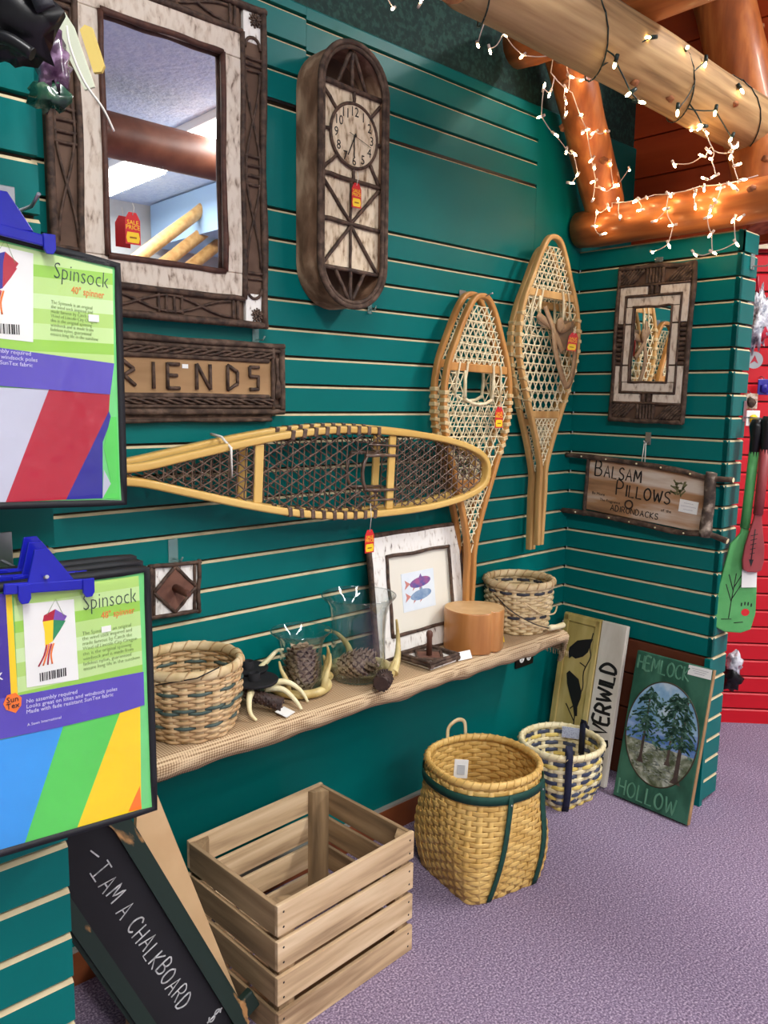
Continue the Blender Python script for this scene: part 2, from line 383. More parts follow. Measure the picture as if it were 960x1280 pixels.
# ================================================================== THE SETTING
PITCH = 0.0762
def zk(k): return 1.92 - PITCH*k
def slat_mesh(L, h, t=0.016):
    # painted face, raw chamfered upper lip
    c = min(0.0058, h*0.3); pr = [(0, 0), (h-c, 0), (h, -0.006), (h, -t), (0, -t)]; mb = MB()
    for x in (0, L): mb.v += [(x, y, z) for y, z in pr]
    for i in range(5): j = (i+1) % 5; mb.face((i, 5+i, 5+j, j), 1 if i in (1, 2) else 0)
    mb.face((0, 1, 2, 3, 4), 0); mb.face((9, 8, 7, 6, 5), 0)
    return mb
def slat(parent, loc, L, h, rot, mats, cache={}):
    key = (round(L, 4), round(h, 4), mats[0].name, mats[1].name)
    if key not in cache: cache[key] = slat_mesh(L, h).mesh('slat', mats)
    o = bpy.data.objects.new('slat', cache[key]); link(o, parent); o.location = loc; o.rotation_euler = rot
    return o
G = 0.0032
GM = [GREEN, MDF]
fl = MB().box((-1.25, -2.85, -0.02), (9.5, 6.3, 0.04)).build('floor', CARPET); tag(fl, 'purple grey speckled carpet floor', kind='structure')
ce = MB().box((-1.25, -2.85, CEIL+0.02), (9.5, 6.3, 0.04)).build('ceiling', CEILM); tag(ce, 'textured pale ceiling', kind='structure')
for nm, c, d in (('wall_rear', (-1.25, -6.03, 1.65), (9.5, 0.06, 3.3)), ('wall_side', (-6.03, -2.85, 1.65), (0.06, 6.3, 3.3)),
                 ('wall_far', (3.53, -2.85, 1.65), (0.06, 6.3, 3.3))):
    tag(MB().box(c, d).build(nm, WALLG), 'pale plain room wall', kind='structure')

# the long green slatwall
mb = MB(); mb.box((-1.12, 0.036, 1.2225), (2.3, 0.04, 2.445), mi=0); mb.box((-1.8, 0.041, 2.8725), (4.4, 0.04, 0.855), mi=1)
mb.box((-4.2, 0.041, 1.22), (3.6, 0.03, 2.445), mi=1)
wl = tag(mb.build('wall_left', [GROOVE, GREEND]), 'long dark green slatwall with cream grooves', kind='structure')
GG = [GREEN, GREEN]
slat(wl, (0.0, 0.008, 1.98), 0.40, 0.465, MAIN, GG)
for k in range(0, 17): slat(wl, (-2.25, 0, zk(k+1)+G), 2.25, PITCH-2*G, MAIN, GM)
slat(wl, (-2.25, 0, 0.0), 2.25, zk(17)-G, MAIN, GM)                # plain board under the shelf
slat(wl, (-2.25, 0, zk(0)+G), 1.965, 2.178-G-zk(0)-G, MAIN, GM)    # blank band
slat(wl, (-0.284, 0, zk(0)+G), 0.284, 2.445-zk(0)-G, MAIN, GG)     # plain board by the corner
for j in range(4):
    z0 = 2.178+0.0765*j+G; h = 0.0765-2*G if j < 3 else 2.445-z0
    slat(wl, (-1.297, 0, z0), 1.013, h, MAIN, GM if j < 3 else GG)
    slat(wl, (-2.25, 0, z0+0.009), 0.952, h-(0 if j < 3 else 0.009), MAIN, GM if j < 3 else GG)
MB().box((-0.793, 0.004, 2.178), (1.0, 0.006, 0.008)).build('slot_insert', BLACKP, wl)
MB().box((-1.775, 0.004, 2.187), (0.94, 0.006, 0.008)).build('slot_insert', BLACKP, wl)
bb = MB(); bb.box((-1.12, -0.009, 0.0425), (2.24, 0.016, 0.085)); bb.box((-1.12, -0.008, 0.089), (2.24, 0.014, 0.008), mi=1)
tag(bb.build('baseboard_left', [BASEW, mat('grey_caulk', S(150, 148, 140), rough=0.7)]), 'red brown wooden baseboard below green wall', kind='structure')

# the short return wall with its end post
wr = tag(MB().box((0.063, -0.300, 0.99), (0.094, 0.604, 1.98)).build('wall_right', GROOVE), 'short green slatwall return with wooden planks at its foot', kind='structure')
slat(wr, (0, 0, zk(0)+G), 0.62, 1.99-zk(0)-G, RIGHT, GM)
for k in range(0, 18): slat(wr, (0, 0, zk(k+1)+G), 0.62, PITCH-2*G, RIGHT, GM)
slat(wr, (0, -0.62, zk(0)+G), 0.12, 1.99-zk(0)-G, MAIN, GM)
for k in range(0, 25): slat(wr, (0, -0.62, max(0.0, zk(k+1)+G)), 0.12, PITCH-2*G, MAIN, GM)
for k in range(4):
    MB().box((0.006, -0.302, 0.068+k*0.137), (0.012, 0.60, 0.131)).build('plank', PLANKB, wr, 0.003)
MB().box((0.0, -0.612, 0.27), (0.02, 0.02, 0.55)).build('corner_post', GREEN, wr)

# the near partition on which the wind socks hang
wn = tag(MB().box((-3.4, -0.317, 1.65), (2.31, 0.634, 3.3)).build('wall_near', GROOVE), 'near green slatwall partition', kind='structure')
for m in range(-6, 24):
    zz = 1.92-PITCH*(m+1+0.31)+G
    slat(wn, (-3.8, -0.65, zz), 1.558, PITCH-2*G, MAIN, GM)
slat(wn, (-3.8, -0.65, 1.92-PITCH*(-6+0.31)+G), 1.558, 0.9, MAIN, GM)

# red slatwall far behind
AR = math.atan2(-0.724, 0.69); ROTR = (PI/2, 0, AR)
T = Vector((0.69, -0.724, 0)); NR = Vector((-0.724, -0.69, 0)); P0 = Vector((0.82, -0.348, 0))
q = P0 + T*0.55 - NR*0.03
wd = tag(MB().box((0, 0, 1.2), (2.3, 0.036, 2.4), None).build('wall_end', mat('groove_red', S(120, 8, 20), rough=0.6)), 'red slatwall seen past the green post', kind='structure')
wd.location = q; wd.rotation_euler = (0, 0, AR)
for k in range(-1, 28):
    z0 = 0.0 if k < 0 else 0.068+PITCH*k+0.004; h = 0.064 if k < 0 else PITCH-0.008
    o = slat(wd, (0, 0, 0), 2.3, h, (0, 0, 0), [RED, RED]); o.matrix_local = Matrix.Translation((-1.15, -0.030, z0)) @ Euler(MAIN).to_matrix().to_4x4()

# gable boards behind the logs
wg = tag(MB().box((0.40, -0.75, 2.66), (0.02, 1.7, 1.3)).build('wall_gable', BOARDR), 'red stained board gable above the return wall', kind='structure')
for k in range(8):
    MB().box((0.382, -0.75, 2.09+k*0.155), (0.016, 1.7, 0.151)).build('plank', BOARDR, wg, 0.004)

def log(name, a, b, r, m, endm, label, seg=24, n=20, wob=0.05, knots=0, group=None):
    a = Vector(a); b = Vector(b); pts = []; rr = []; sd = random.random()*40
    for i in range(seg+1):
        t = i/seg; pts.append(a.lerp(b, t) + Vector((noise.noise((sd, t*4, 0)), noise.noise((sd, t*4, 7)), noise.noise((sd, t*4, 13))))*r*0.08)
        e = 1.0
        if t < 0.0001 or t > 0.9999: e = 0.93
        rr.append(r*e*(1+wob*noise.noise((sd+9, t*6, 2))))
    mb = MB(); mb.tube(pts, rr, n, 0)
    mb.m[-1] = 1; mb.m[-2] = 1
    d = (b-a).normalized(); s = d.cross(Vector((0, 0, 1))); s.normalize(); u = s.cross(d)
    for i in range(knots):
        t = random.uniform(0.1, 0.9); an = random.uniform(0, 2*PI); c = a.lerp(b, t) + (s*math.cos(an)+u*math.sin(an))*r*0.97
        mb.blob(c, (0.016, 0.013, 0.012), 8, 5, 0.3, mi=1, seed=i)
    return tag(mb.build(name, [m, endm]), label, 'log', group)
log('bottom_chord_log', (-0.03, -0.012, 2.063), (-0.03, -1.7, 2.063), 0.069, LOGO, LOGEND, 'orange varnished log lying along the top of the return wall', knots=5)
log('purlin_log', (-1.25, -0.5, 2.39), (0.72, -0.5, 2.39), 0.092, LOGW, LOGEND, 'grey weathered log wrapped in a dark green light string', seg=50, knots=10)
log('cross_log', (-0.5, -0.058, 2.557), (-0.5, -1.6, 2.557), 0.073, LOGO, LOGEND, 'rough cut log end resting on top of the weathered log', knots=3)
log('brace_log', (-0.01, -0.115, 2.115), (-0.335, -0.10, 2.66), 0.072, LOGV, LOGEND, 'slanting orange log brace rising from the corner', knots=4)
log('web_log', (0.28, -0.60, 2.05), (0.28, -0.31, 3.0), 0.100, LOGV, LOGEND, 'slanting orange log behind the weathered log', knots=4)
log('ceiling_beam_log', (-3.6, -3.2, 3.0), (3.4, -3.2, 3.0), 0.13, mat('red_brown_log', S(92, 52, 36), S(120, 74, 54), rough=0.5, scale=6), LOGEND, 'dark red brown ceiling log seen in the large mirror')
for i in range(3):
    log('stair_rail_log', (0.35+i*0.28, -4.95-0.06*i, 2.40), (1.35+i*0.28, -4.95-0.06*i, 3.2), 0.055, ASHT, LOGEND, 'pale peeled log pole reflected at the foot of the large mirror', group='pale log poles behind the viewer')
tag(MB().box((2.3, -4.4, 3.08), (2.2, 3.0, 0.40)).build('trim_1', mat('blue_soffit', S(150, 180, 210), rough=0.8)), 'pale blue ceiling soffit', kind='structure')

DIFF = mat('light_diffuser', S(250, 250, 245), rough=0.5, emit=((1, 0.98, 0.95), 15.0))
for x, y, en in FIXTURES:  # mirror-side row and the added, unseen fill row alike
    t = thing('fluorescent_fixture', 'white fluorescent ceiling fixture with glowing diffuser', 'light fixture', (x, y, CEIL), group='ceiling light fixtures')
    MB().box((0, 0, -0.03), (0.28, 1.24, 0.06)).build('housing', WHITE, t, 0.004)
    MB().box((0, 0, -0.095), (0.24, 1.20, 0.075)).build('diffuser', DIFF, t, 0.012)

# ================================================================== ON THE LONG WALL
def sale_tag(loc, rot, label, s=1.0, string=0.05, tilt=0.0):
    t = thing('sale_tag', label, 'price tag', loc, rot, 'red sale tags')
    w_, h = 0.0155*s, 0.060*s
    b = MB().prism([(-w_, -h), (w_, -h), (w_, -0.014*s), (w_*0.5, 0), (-w_*0.5, 0), (-w_, -0.014*s)], 0, 0.0012).build('card', TAGR, t)
    MB().prism([(-w_*0.75, -h*0.95), (w_*0.75, -h*0.95), (w_*0.9, -h*0.8), (w_*0.75, -h*0.62), (-w_*0.75, -h*0.62), (-w_*0.9, -h*0.8)], 0.0012, 0.0016).build('price_patch', TAGY, b)
    text('lettering', 'SALE\nPRICE', 0.0115*s, TAGY, b, (0, -h*0.38, 0.0014), 'CENTER', ext=0.0002, space=0.8)
    MB().box((0, -h*0.79, 0.0019), (w_*0.9, 0.003*s, 0.0004)).build('price_lettering', mat('tag_ink', S(150, 90, 20), rough=0.6) if 'tag_ink' not in MATS else MATS['tag_ink'], b)
    MB().tube([(0, -0.006, 0.001), (0.003, string*0.5, 0.004), (0, string, 0.002)], 0.0009, 5).build('string', STRING, t)
    return t

# ---- large rustic mirror
t = thing('rustic_mirror', 'large rectangular mirror framed in white birch bark and dark twigwork', 'mirror', (-1.725, -0.002, 1.9875), MAIN)
MB().box((0, 0, 0.010), (0.535, 0.755, 0.02)).build('backing', BARKP, t)
MB().box((0, 0, 0.0225), (0.300, 0.505, 0.005)).build('mirror_glass', MIRROR, t)
for sx, sy, dx, dy in ((0, 1, 0.41, 0.058), (0, -1, 0.41, 0.058), (1, 0, 0.055, 0.505), (-1, 0, 0.055, 0.505)):
    MB().box((sx*0.1785, sy*0.282, 0.027), (dx, dy, 0.016)).build('birch_band', BIRCH, t, 0.003)
for s in (-1, 1):
    MB().box((s*0.235, 0, 0.025), (0.054, 0.60, 0.012)).build('bark_panel', BARKP, t, 0.002)
    MB().box((0, s*0.343, 0.025), (0.40, 0.05, 0.012)).build('bark_panel', BARKP, t, 0.002)
def rectwigs(p, hx, hy, z, r, m=TWIG, name='twig_border', ov=0.0, nseg=14):
    for a, b in (((-hx-ov, hy), (hx+ov, hy)), ((-hx-ov, -hy), (hx+ov, -hy)), ((-hx, -hy-ov), (-hx, hy+ov)), ((hx, -hy-ov), (hx, hy+ov))):
        mb = MB(); twig(mb, (*a, z), (*b, z), r, 7, 0.18, nseg); mb.build(name, m, p)
rectwigs(t, 0.150, 0.253, 0.036, 0.0075, mat('red_twig', S(64, 36, 28), S(92, 58, 46), rough=0.6, scale=40))
rectwigs(t, 0.205, 0.315, 0.035, 0.008)
rectwigs(t, 0.266, 0.376, 0.034, 0.010, ov=0.008)
for s in (-1, 1):
    for m in (-1, 1):
        mb = MB(); mb.tube([(s*0.235+m*0.021*math.cos(PI*(i/16-0.5)*2*1.0), 0.235*(i/16-0.5)*2*1.0, 0.0345) for i in range(17)], 0.0036, 6)
        mb.build('crossing_twig', TWIG, t)
        mb = MB(); mb.tube([(0.165*(i/16-0.5)*2, s*0.343+m*0.019*math.cos(PI*(i/16-0.5)*2), 0.0345) for i in range(17)], 0.0036, 6)
        mb.build('crossing_twig', TWIG, t)
    for v in (0.262, 0.248, 0.234, -0.012, 0.012, 0.034, -0.034, -0.262, -0.248):
        mb = MB(); twig(mb, (s*0.235-0.025, v, 0.034), (s*0.235+0.025, v, 0.034), 0.0045, 6); mb.build('rung_twig', TWIG, t)
    for u in (-0.185, -0.172, -0.03, -0.01, 0.01, 0.03, 0.172, 0.185):
        mb = MB(); twig(mb, (u, s*0.343-0.023, 0.034), (u, s*0.343+0.023, 0.034), 0.0045, 6); mb.build('rung_twig', TWIG, t)
    for m in (-1, 1):
        MB().box((s*0.236, m*0.334, 0.026), (0.05, 0.07, 0.012)).build('birch_corner', BIRCHW, t, 0.002)
        mb = MB(); mb.tube([(s*(0.236+0.022*math.cos(a)), m*(0.285+0.026*math.sin(a)), 0.034) for a in [PI*i/10 for i in range(11)]], 0.004, 6); mb.build('twig_arch', TWIG, t)
        mb = MB()
        for q in range(26):
            a = q*2.4; r = 0.003+0.0028*math.sqrt(q)
            mb.box((s*0.245+r*math.cos(a), m*0.352+r*math.sin(a), 0.038-0.0004*q), (0.008, 0.004, 0.006), rotz(a))
        mb.build('pine_cone_rosette', BARK, t)
sale_tag((-1.822, -0.052, 1.832), MAIN, 'red sale tag stuck on the large mirror glass', 1.15, 0.02)

# ---- oval clock
t = thing('rustic_clock', 'tall oval wall clock framed in bark with twig lattice face', 'clock', (-1.215, -0.002, 2.010), MAIN)
def race(a, h, n=18):
    s = h-a; out = []
    for i in range(n+1): th = PI*i/n; out.append((a*math.cos(th), s+a*math.sin(th)))
    for i in range(n+1): th = PI+PI*i/n; out.append((a*math.cos(th), -s+a*math.sin(th)))
    return out
MB().ring(race(0.117, 0.336), race(0.106, 0.325), 0.0, 0.098).build('bark_case', BARKC, t)
MB().prism(race(0.107, 0.326), 0.0, 0.008).build('back_panel', BARKP, t)
for k, (a, h, z, r) in enumerate(((0.116, 0.335, 0.101, 0.0075), (0.105, 0.324, 0.099, 0.006))):
    mb = MB(); mb.tube([(x, y, z+0.001*noise.noise((x*30, y*30, k))) for x, y in race(a, h)], r, 8, closed=True, up=Vector((0, 0, 1))); mb.build('rim_twig', BARK, t)
MB().box((0, -0.006, 0.080), (0.206, 0.466, 0.008)).build('birch_face', BIRCHT, t)
lat = [((-0.105, 0.228), (0.105, 0.222), .0075), ((-0.105, 0.0), (0.105, -0.006), .0065), ((-0.105, -0.113), (0.105, -0.120), .0065), ((-0.105, -0.235), (0.105, -0.240), .0065),
       ((0.008, 0.222), (0.008, 0.19), .005), ((0.008, 0.03), (0.008, -0.003), .005), ((-0.1, 0.112), (-0.072, 0.112), .005), ((0.102, 0.105), (0.088, 0.108), .005),
       ((-0.1, 0.215), (-0.05, 0.165), .005), ((0.1, 0.205), (0.062, 0.165), .005), ((-0.1, 0.008), (-0.05, 0.052), .005), ((0.1, 0.0), (0.065, 0.052), .005),
       ((-0.1, -0.01), (0.0, -0.113), .0055), ((0.1, -0.014), (0.0, -0.115), .0055), ((0.0, -0.008), (0.0, -0.115), .0045),
       ((-0.1, -0.235), (0.0, -0.12), .0055), ((0.1, -0.238), (0.0, -0.12), .0055), ((0.0, -0.12), (0.0, -0.238), .0045)]
for a, b, r in lat:
    mb = MB(); twig(mb, (*a, 0.088), (*b, 0.088), r, 7); mb.build('lattice_twig', TWIG, t)
for sy, y0, y1 in ((1, 0.318, 0.228), (-1, -0.318, -0.240)):
    for u in (-0.052, 0.0, 0.05):
        mb = MB(); twig(mb, (0.0+u*0.1, y0, 0.088), (u, y1, 0.088), 0.0058, 7); mb.build('fan_twig', TWIG, t)
dial = MB().prism([(0.008+0.080*math.cos(2*PI*i/40), 0.110+0.080*math.sin(2*PI*i/40)) for i in range(40)], 0.082, 0.090).build('dial', BIRCHT, t)
mb = MB(); mb.tube([(0.008+0.081*math.cos(2*PI*i/40), 0.110+0.081*math.sin(2*PI*i/40), 0.090) for i in range(40)], 0.0045, 7, closed=True, up=Vector((0, 0, 1))); mb.build('dial_rim', TWIG, t)
for i in range(1, 13):
    a = PI/2-2*PI*i/12; x = 0.008+0.062*math.cos(a); y = 0.110+0.062*math.sin(a)
    text('numeral', str(i), 0.034, INK, dial, (x, y-0.012, 0.0904), 'CENTER', sx=0.9)
MB().box((0.006, 0.084, 0.093), (0.003, 0.055, 0.0008)).build('hour_hand', INK, t)
MB().box((-0.003, 0.087, 0.094), (0.003, 0.064, 0.0008), rotz(-0.42)).build('minute_hand', INK, t)
MB().box((0.026, 0.103, 0.095), (0.08, 0.0012, 0.0006), rotz(-0.3)).build('second_hand', INK, t)
MB().lathe([(0, 0.002), (0.004, 0.002), (0.004, 0), (0, 0)], 12, (0.008, 0.11, 0.094)).build('hand_hub', INK, t)
sale_tag((-1.208, -0.104, 1.998), MAIN, 'red sale tag hanging from the oval clock face', 1.05, 0.03)

# ---- FRIENDS twig sign
t = thing('twig_letter_sign', 'brown twig framed wooden sign reading FRIENDS below the large mirror', 'sign', (-1.690, -0.002, 1.4755), MAIN)
MB().box((0, 0, 0.010), (0.600, 0.178, 0.018)).build('backing_board', BARKP, t)
MB().box((0, 0, 0.0205), (0.53, 0.092, 0.004)).build('face_board', SIGNW, t)
for s in (-1, 1):
    for off, r in ((0.086, 0.0085), (0.072, 0.006), (0.047, 0.007)):
        mb = MB(); twig(mb, (-0.300, s*off, 0.024), (0.300 if off > .05 else 0.25, s*off, 0.024), r, 7, 0.12, 18); mb.build('frame_twig', BARK, t)
    for k in range(3):
        mb = MB(); ph = k*2.1
        mb.tube([(-0.28+0.54*i/60, s*(0.060+0.006*math.sin(i*0.55+ph)), 0.028+0.004*math.cos(i*0.55+ph)) for i in range(61)], 0.0034, 6); mb.build('braided_vine', TWIG, t)
    for off, r in ((0.292, 0.009), (0.262, 0.006)):
        mb = MB(); twig(mb, (s*off, -0.080, 0.026), (s*off, 0.080, 0.026), r, 7, 0.12, 10); mb.build('end_twig', BARK, t)
    for k in range(3):
        mb = MB(); twig(mb, (s*0.283-0.006*k*s, -0.05, 0.029), (s*0.27+0.004*k*s, 0.055, 0.029), 0.003, 6, 0.4, 8); mb.build('end_vine', TWIG, t)
TL = {'F': [((0, 0), (0, 1)), ((0, .95), (.55, .95)), ((0, .5), (.45, .5))], 'R': [((0, 0), (0, 1)), ((0.05, 1), (.5, .72)), ((.5, .72), (.05, .45)), ((.1, .45), (.55, .1))],
      'I': [((.2, 0), (.2, 1))], 'E': [((0, 0), (0, 1)), ((0, .95), (.55, .95)), ((0, .52), (.45, .52)), ((0, .03), (.55, .03))],
      'N': [((0, 0), (0, 1)), ((0, 1), (.65, 0)), ((.65, 0), (.65, 1))], 'D': [((0, 0), (0, 1)), ((0, 1), (.5, .75)), ((.5, .75), (.5, .25)), ((.5, .25), (0, 0))],
      'S': [((0, .97), (.5, .97)), ((0, .97), (0, .58)), ((0, .58), (.5, .58)), ((.45, .58), (.45, .05)), ((0, .05), (.48, .05))]}
for c, x in (('F', -0.226), ('R', -0.156), ('I', -0.090), ('E', -0.042), ('N', 0.036), ('D', 0.124), ('S', 0.190)):
    mb = MB()
    for a, b in TL[c]: twig(mb, (x+a[0]*0.058, -0.031+a[1]*0.062, 0.026), (x+b[0]*0.058, -0.031+b[1]*0.062, 0.026), 0.0048, 7, 0.06, 3)
    mb.build('twig_letter', TWIG, t)
MB().box((0.006, 0.024, 0.0238), (0.016, 0.010, 0.001)).build('price_sticker', WHITE, t)
t = thing('twig_sign_behind', 'dark twig edged board showing under the FRIENDS sign', 'sign', (-1.66, -0.001, 1.372), MAIN)
MB().box((-0.03, 0.004, 0.010), (0.52, 0.012, 0.016)).build('board_edge', BARKP, t)
for v in (-0.004, 0.008):
    mb = MB(); twig(mb, (-0.28, v, 0.016), (0.235, v, 0.016), 0.0055, 7, 0.1, 12); mb.build('edge_twig', BARK, t)

# ---- snowshoes
def prof_w(ctrl):
    def f(y):
        if y <= ctrl[0][0]: return ctrl[0][1]
        for (a, wa), (b, wb) in zip(ctrl, ctrl[1:]):
            if a <= y <= b:
                t = (y-a)/(b-a); return wa+(wb-wa)*t
        return ctrl[-1][1]
    return f
def snowshoe(label, group, loc, rot, ctrl, tail, wood, lace, wrapm, bars, spacing, toe_hole=True, tips=True, wraps=(0.25, 0.55), lr=0.0021, rail=(0.017, 0.020), flip_detail=0):
    """X across, Y towards the toe, Z out of the wall; ctrl: (distance from toe, outer half width)"""
    t = thing('snowshoe', label, 'snowshoe', loc, rot, group)
    P = [(-wv, -y, 0) for y, wv in reversed(ctrl[1:])] + [(0, 0, 0)] + [(wv, -y, 0) for y, wv in ctrl[1:]]
    body = crom(P, 6)
    yj = ctrl[-1][0]
    tl = [(-0.010-0.002*i, -yj-tail*(1-i/4), 0) for i in range(4)]
    path = [Vector(a) for a in tl] + body + [Vector((-a[0], a[1], 0)) for a in reversed(tl)]
    mb = MB(); mb.sweep(path, [(-rail[0]/2, -rail[1]/2), (rail[0]/2, -rail[1]/2), (rail[0]/2*1.0, rail[1]/2*0.7), (rail[0]/2*0.7, rail[1]/2), (-rail[0]/2*0.7, rail[1]/2), (-rail[0]/2, rail[1]/2*0.7)], Vector((0, 0, 1)))
    mb.build('frame', wood, t, 0.002)
    # true half width from the smoothed body
    R = sorted([(-p.y, p.x) for p in body if p.x >= 0]); W_ = prof_w(R)
    wi = lambda y: max(0.0, W_(y)-rail[0]*0.6)
    for y in bars:
        ww = wi(y); mb = MB(); mb.box((0, -y, 0), (2*ww+0.004, 0.026, 0.009)); mb.build('crossbar', wood, t, 0.003)
    zones = [('toe_lacing', 0.035, bars[0]-0.012, spacing*0.72, 0), ('centre_lacing', bars[0]+0.02, bars[1]-0.012, spacing, 1), ('heel_lacing', bars[1]+0.014, yj-0.02, spacing*0.66, 0)]
    for nm, ya, yb, sp, ctr in zones:
        mb = MB(); hole = ctr and toe_hole
        hy0, hy1 = ya-0.02, ya+0.085
        def inside(x, y):
            if y < ya or y > yb or abs(x) > wi(y)+0.003: return False
            if hole and hy0 < y < hy1 and abs(x) < wi(y)*0.46: return False
            return True
        lines = []
        n = int((yb-ya)/sp)+1
        for i in range(n+1): lines.append([(-0.2+0.4*j/24, ya+i*sp*0.98) for j in range(25)])
        kx = 0.56
        for i in range(-40, 41):
            for sg in (-1, 1):
                lines.append([(i*sp*1.05+sg*kx*(y-ya), y) for y in [ya+(yb-ya)*j/36 for j in range(37)]])
        sd = random.random()*90
        if hole:
            for u in (-0.74, -0.47, 0.47, 0.74):
                P = [(wi(y)*u, -y, 0.007 if y < ya else 0.003) for y in (ya-0.036, ya-0.030, ya-0.004, ya+0.03, ya+0.075)]; mb.tube(P, lr*(2.0 if abs(u) < .6 else 1.5), 6)
        for L in lines:
            run = []
            for x, y in L + [(9, 9)]:
                ok = inside(x, y) or (hole and x < 1 and hy0-0.02 < y < hy1 and abs(abs(x)-wi(y)*0.5) < 0.001)
                if ok: run.append((x+0.003*noise.noise((x*40+sd, y*40, 1)), -y+0.003*noise.noise((x*40, y*40+sd, 5)), 0.002*noise.noise((x*60, y*60, sd))))
                else:
                    if len(run) > 1 and (Vector(run[0])-Vector(run[-1])).length > 0.008: mb.tube(run, lr, 5, caps=False)
                    run = []
        if hole:
            hw = wi((hy0+hy1)/2)*0.47
            for s in (-1, 1): mb.tube([(s*hw, -hy0-0.01, 0.003), (s*hw, -(hy0+hy1)/2, 0.005), (s*hw*0.95, -hy1, 0.004)], lr*2.6, 6)
            mb.tube([(-hw, -hy1+0.008, 0.004), (-hw*0.5, -hy1-0.006, 0.005), (0, -hy1-0.010, 0.005), (hw*0.5, -hy1-0.006, 0.005), (hw, -hy1+0.008, 0.004)], lr*2.6, 6)
        tag(mb.build(nm, lace, t), kind='stuff')
    ya, yb = wraps; n = 9
    for s in (-1, 1):
        for i in range(n):
            y = ya+(yb-ya)*i/(n-1); ww = W_(y)-0.001; e = 0.004
            dx = (W_(y+e)-W_(y-e))/(2*e); a = math.atan2(s*dx, -1)
            M = rotz(math.atan(-s*dx) if True else 0)
            mb = MB(); mb.box((s*ww, -y, 0), (rail[0]+0.005, 0.013, rail[1]+0.005), M); mb.build('wrap', wrapm, t, 0.002)
    return t
GA = 'snowshoes hung on the green wall'
CA = [(0, 0), (0.012, 0.036), (0.06, 0.072), (0.14, 0.112), (0.22, 0.146), (0.31, 0.160), (0.42, 0.150), (0.56, 0.100), (0.70, 0.047), (0.80, 0.020), (0.85, 0.014)]
CB = [(0, 0), (0.012, 0.036), (0.06, 0.070), (0.14, 0.110), (0.22, 0.150), (0.31, 0.171), (0.42, 0.163), (0.56, 0.108), (0.68, 0.056), (0.77, 0.024), (0.81, 0.015)]
CH = [(0, 0), (0.010, 0.034), (0.05, 0.062), (0.14, 0.088), (0.28, 0.108), (0.45, 0.118), (0.62, 0.119), (0.78, 0.104), (0.92, 0.080), (1.08, 0.046), (1.20, 0.020), (1.26, 0.014)]
snowshoe('honey coloured snowshoe with cream lacing and a red tag, front of its pair', GA, (-0.668, -0.095, 1.757), (PI/2, 0.02, 0), CA, 0.235, ASHO, RAWH, WRAPH, (0.228, 0.600), 0.034, wraps=(0.31, 0.50))
snowshoe('honey coloured snowshoe half hidden behind its tagged twin', GA, (-0.655, -0.040, 1.768), (PI/2, 0.02, 0), CA, 0.235, ASHO, RAWH, WRAPH, (0.228, 0.600), 0.034, wraps=(0.31, 0.50))
snowshoe('tan snowshoe with leather foot binding hung by the corner', GA, (-0.298, -0.095, 1.990), (PI/2, 0.01, 0), CB, 0.27, ASHT, RAWH, WRAPH, (0.195, 0.610), 0.032, wraps=(0.27, 0.56))
snowshoe('tan snowshoe half hidden behind the one with the leather binding', GA, (-0.272, -0.040, 1.962), (PI/2, 0.01, 0), CB, 0.27, ASHT, RAWH, WRAPH, (0.195, 0.610), 0.032, wraps=(0.27, 0.56))
snowshoe('pale ash snowshoe with dark brown lacing hung sideways', GA, (-0.640, -0.115, 1.196), (PI/2, PI/2+0.045, 0), CH, 0.12, ASHP, RAWHD, RAWHD, (0.435, 0.895), 0.038, wraps=(0.50, 0.80), rail=(0.020, 0.026))
snowshoe('pale ash snowshoe hung sideways behind its twin', GA, (-0.655, -0.065, 1.202), (PI/2, PI/2+0.045, 0), CH, 0.12, ASHP, RAWHD, RAWHD, (0.435, 0.895), 0.038, wraps=(0.50, 0.80), rail=(0.020, 0.026))
# leather binding lashed to the corner snowshoe
t = thing('foot_binding', 'tan leather strap binding on the corner snowshoe', 'binding', (-0.298, -0.112, 1.990), MAIN)
mb = MB(); mb.sweep(crom([(-0.10, -0.27, 0.0), (-0.05, -0.30, 0.014), (0.0, -0.315, 0.022), (0.06, -0.30, 0.016), (0.12, -0.285, 0.0)], 6), rect(0.026, 0.003), Vector((0, 0, 1))); mb.build('toe_strap', LEATHER, t)
mb = MB(); mb.sweep(crom([(-0.03, -0.31, 0.018), (-0.025, -0.40, 0.030), (0.03, -0.50, 0.034), (0.075, -0.49, 0.026), (0.11, -0.42, 0.014), (0.13, -0.33, 0.004)], 6), rect(0.024, 0.003), Vector((0, 0, 1))); mb.build('heel_strap', LEATHER, t)
mb = MB(); mb.sweep(crom([(-0.065, -0.24, 0.004), (-0.045, -0.29, 0.016), (-0.01, -0.345, 0.022), (0.03, -0.39, 0.016)], 6), rect(0.022, 0.003), Vector((0, 0, 1))); mb.build('side_strap', LEATHER, t)
MB().box((0.05, -0.33, 0.010), (0.10, 0.10, 0.003)).build('toe_pad', mat('brown_leather', S(104, 84, 62), S(120, 98, 72), rough=0.6, scale=30), t, 0.001)
mb = MB(); mb.blob((-0.005, -0.30, 0.028), (0.020, 0.026, 0.008), 10, 6, 0.2); mb.build('knot', LEATHER, t)
sale_tag((-0.600, -0.125, 1.408), (PI/2, 0, -0.1), 'red sale tag on the honey coloured snowshoe', 1.15, 0.012)
sale_tag((-0.225, -0.145, 1.668), (PI/2, 0.12, -0.9), 'red sale tag dangling from the leather snowshoe binding', 1.05, 0.02)
sale_tag((-1.186, -0.150, 1.062), MAIN, 'red sale tag hanging below the sideways snowshoe', 1.1, 0.075)
mb = MB(); mb.tube([(-1.63, -0.05, 1.335), (-1.63, -0.10, 1.330), (-1.625, -0.135, 1.305), (-1.625, -0.135, 1.235)], 0.0035, 7)
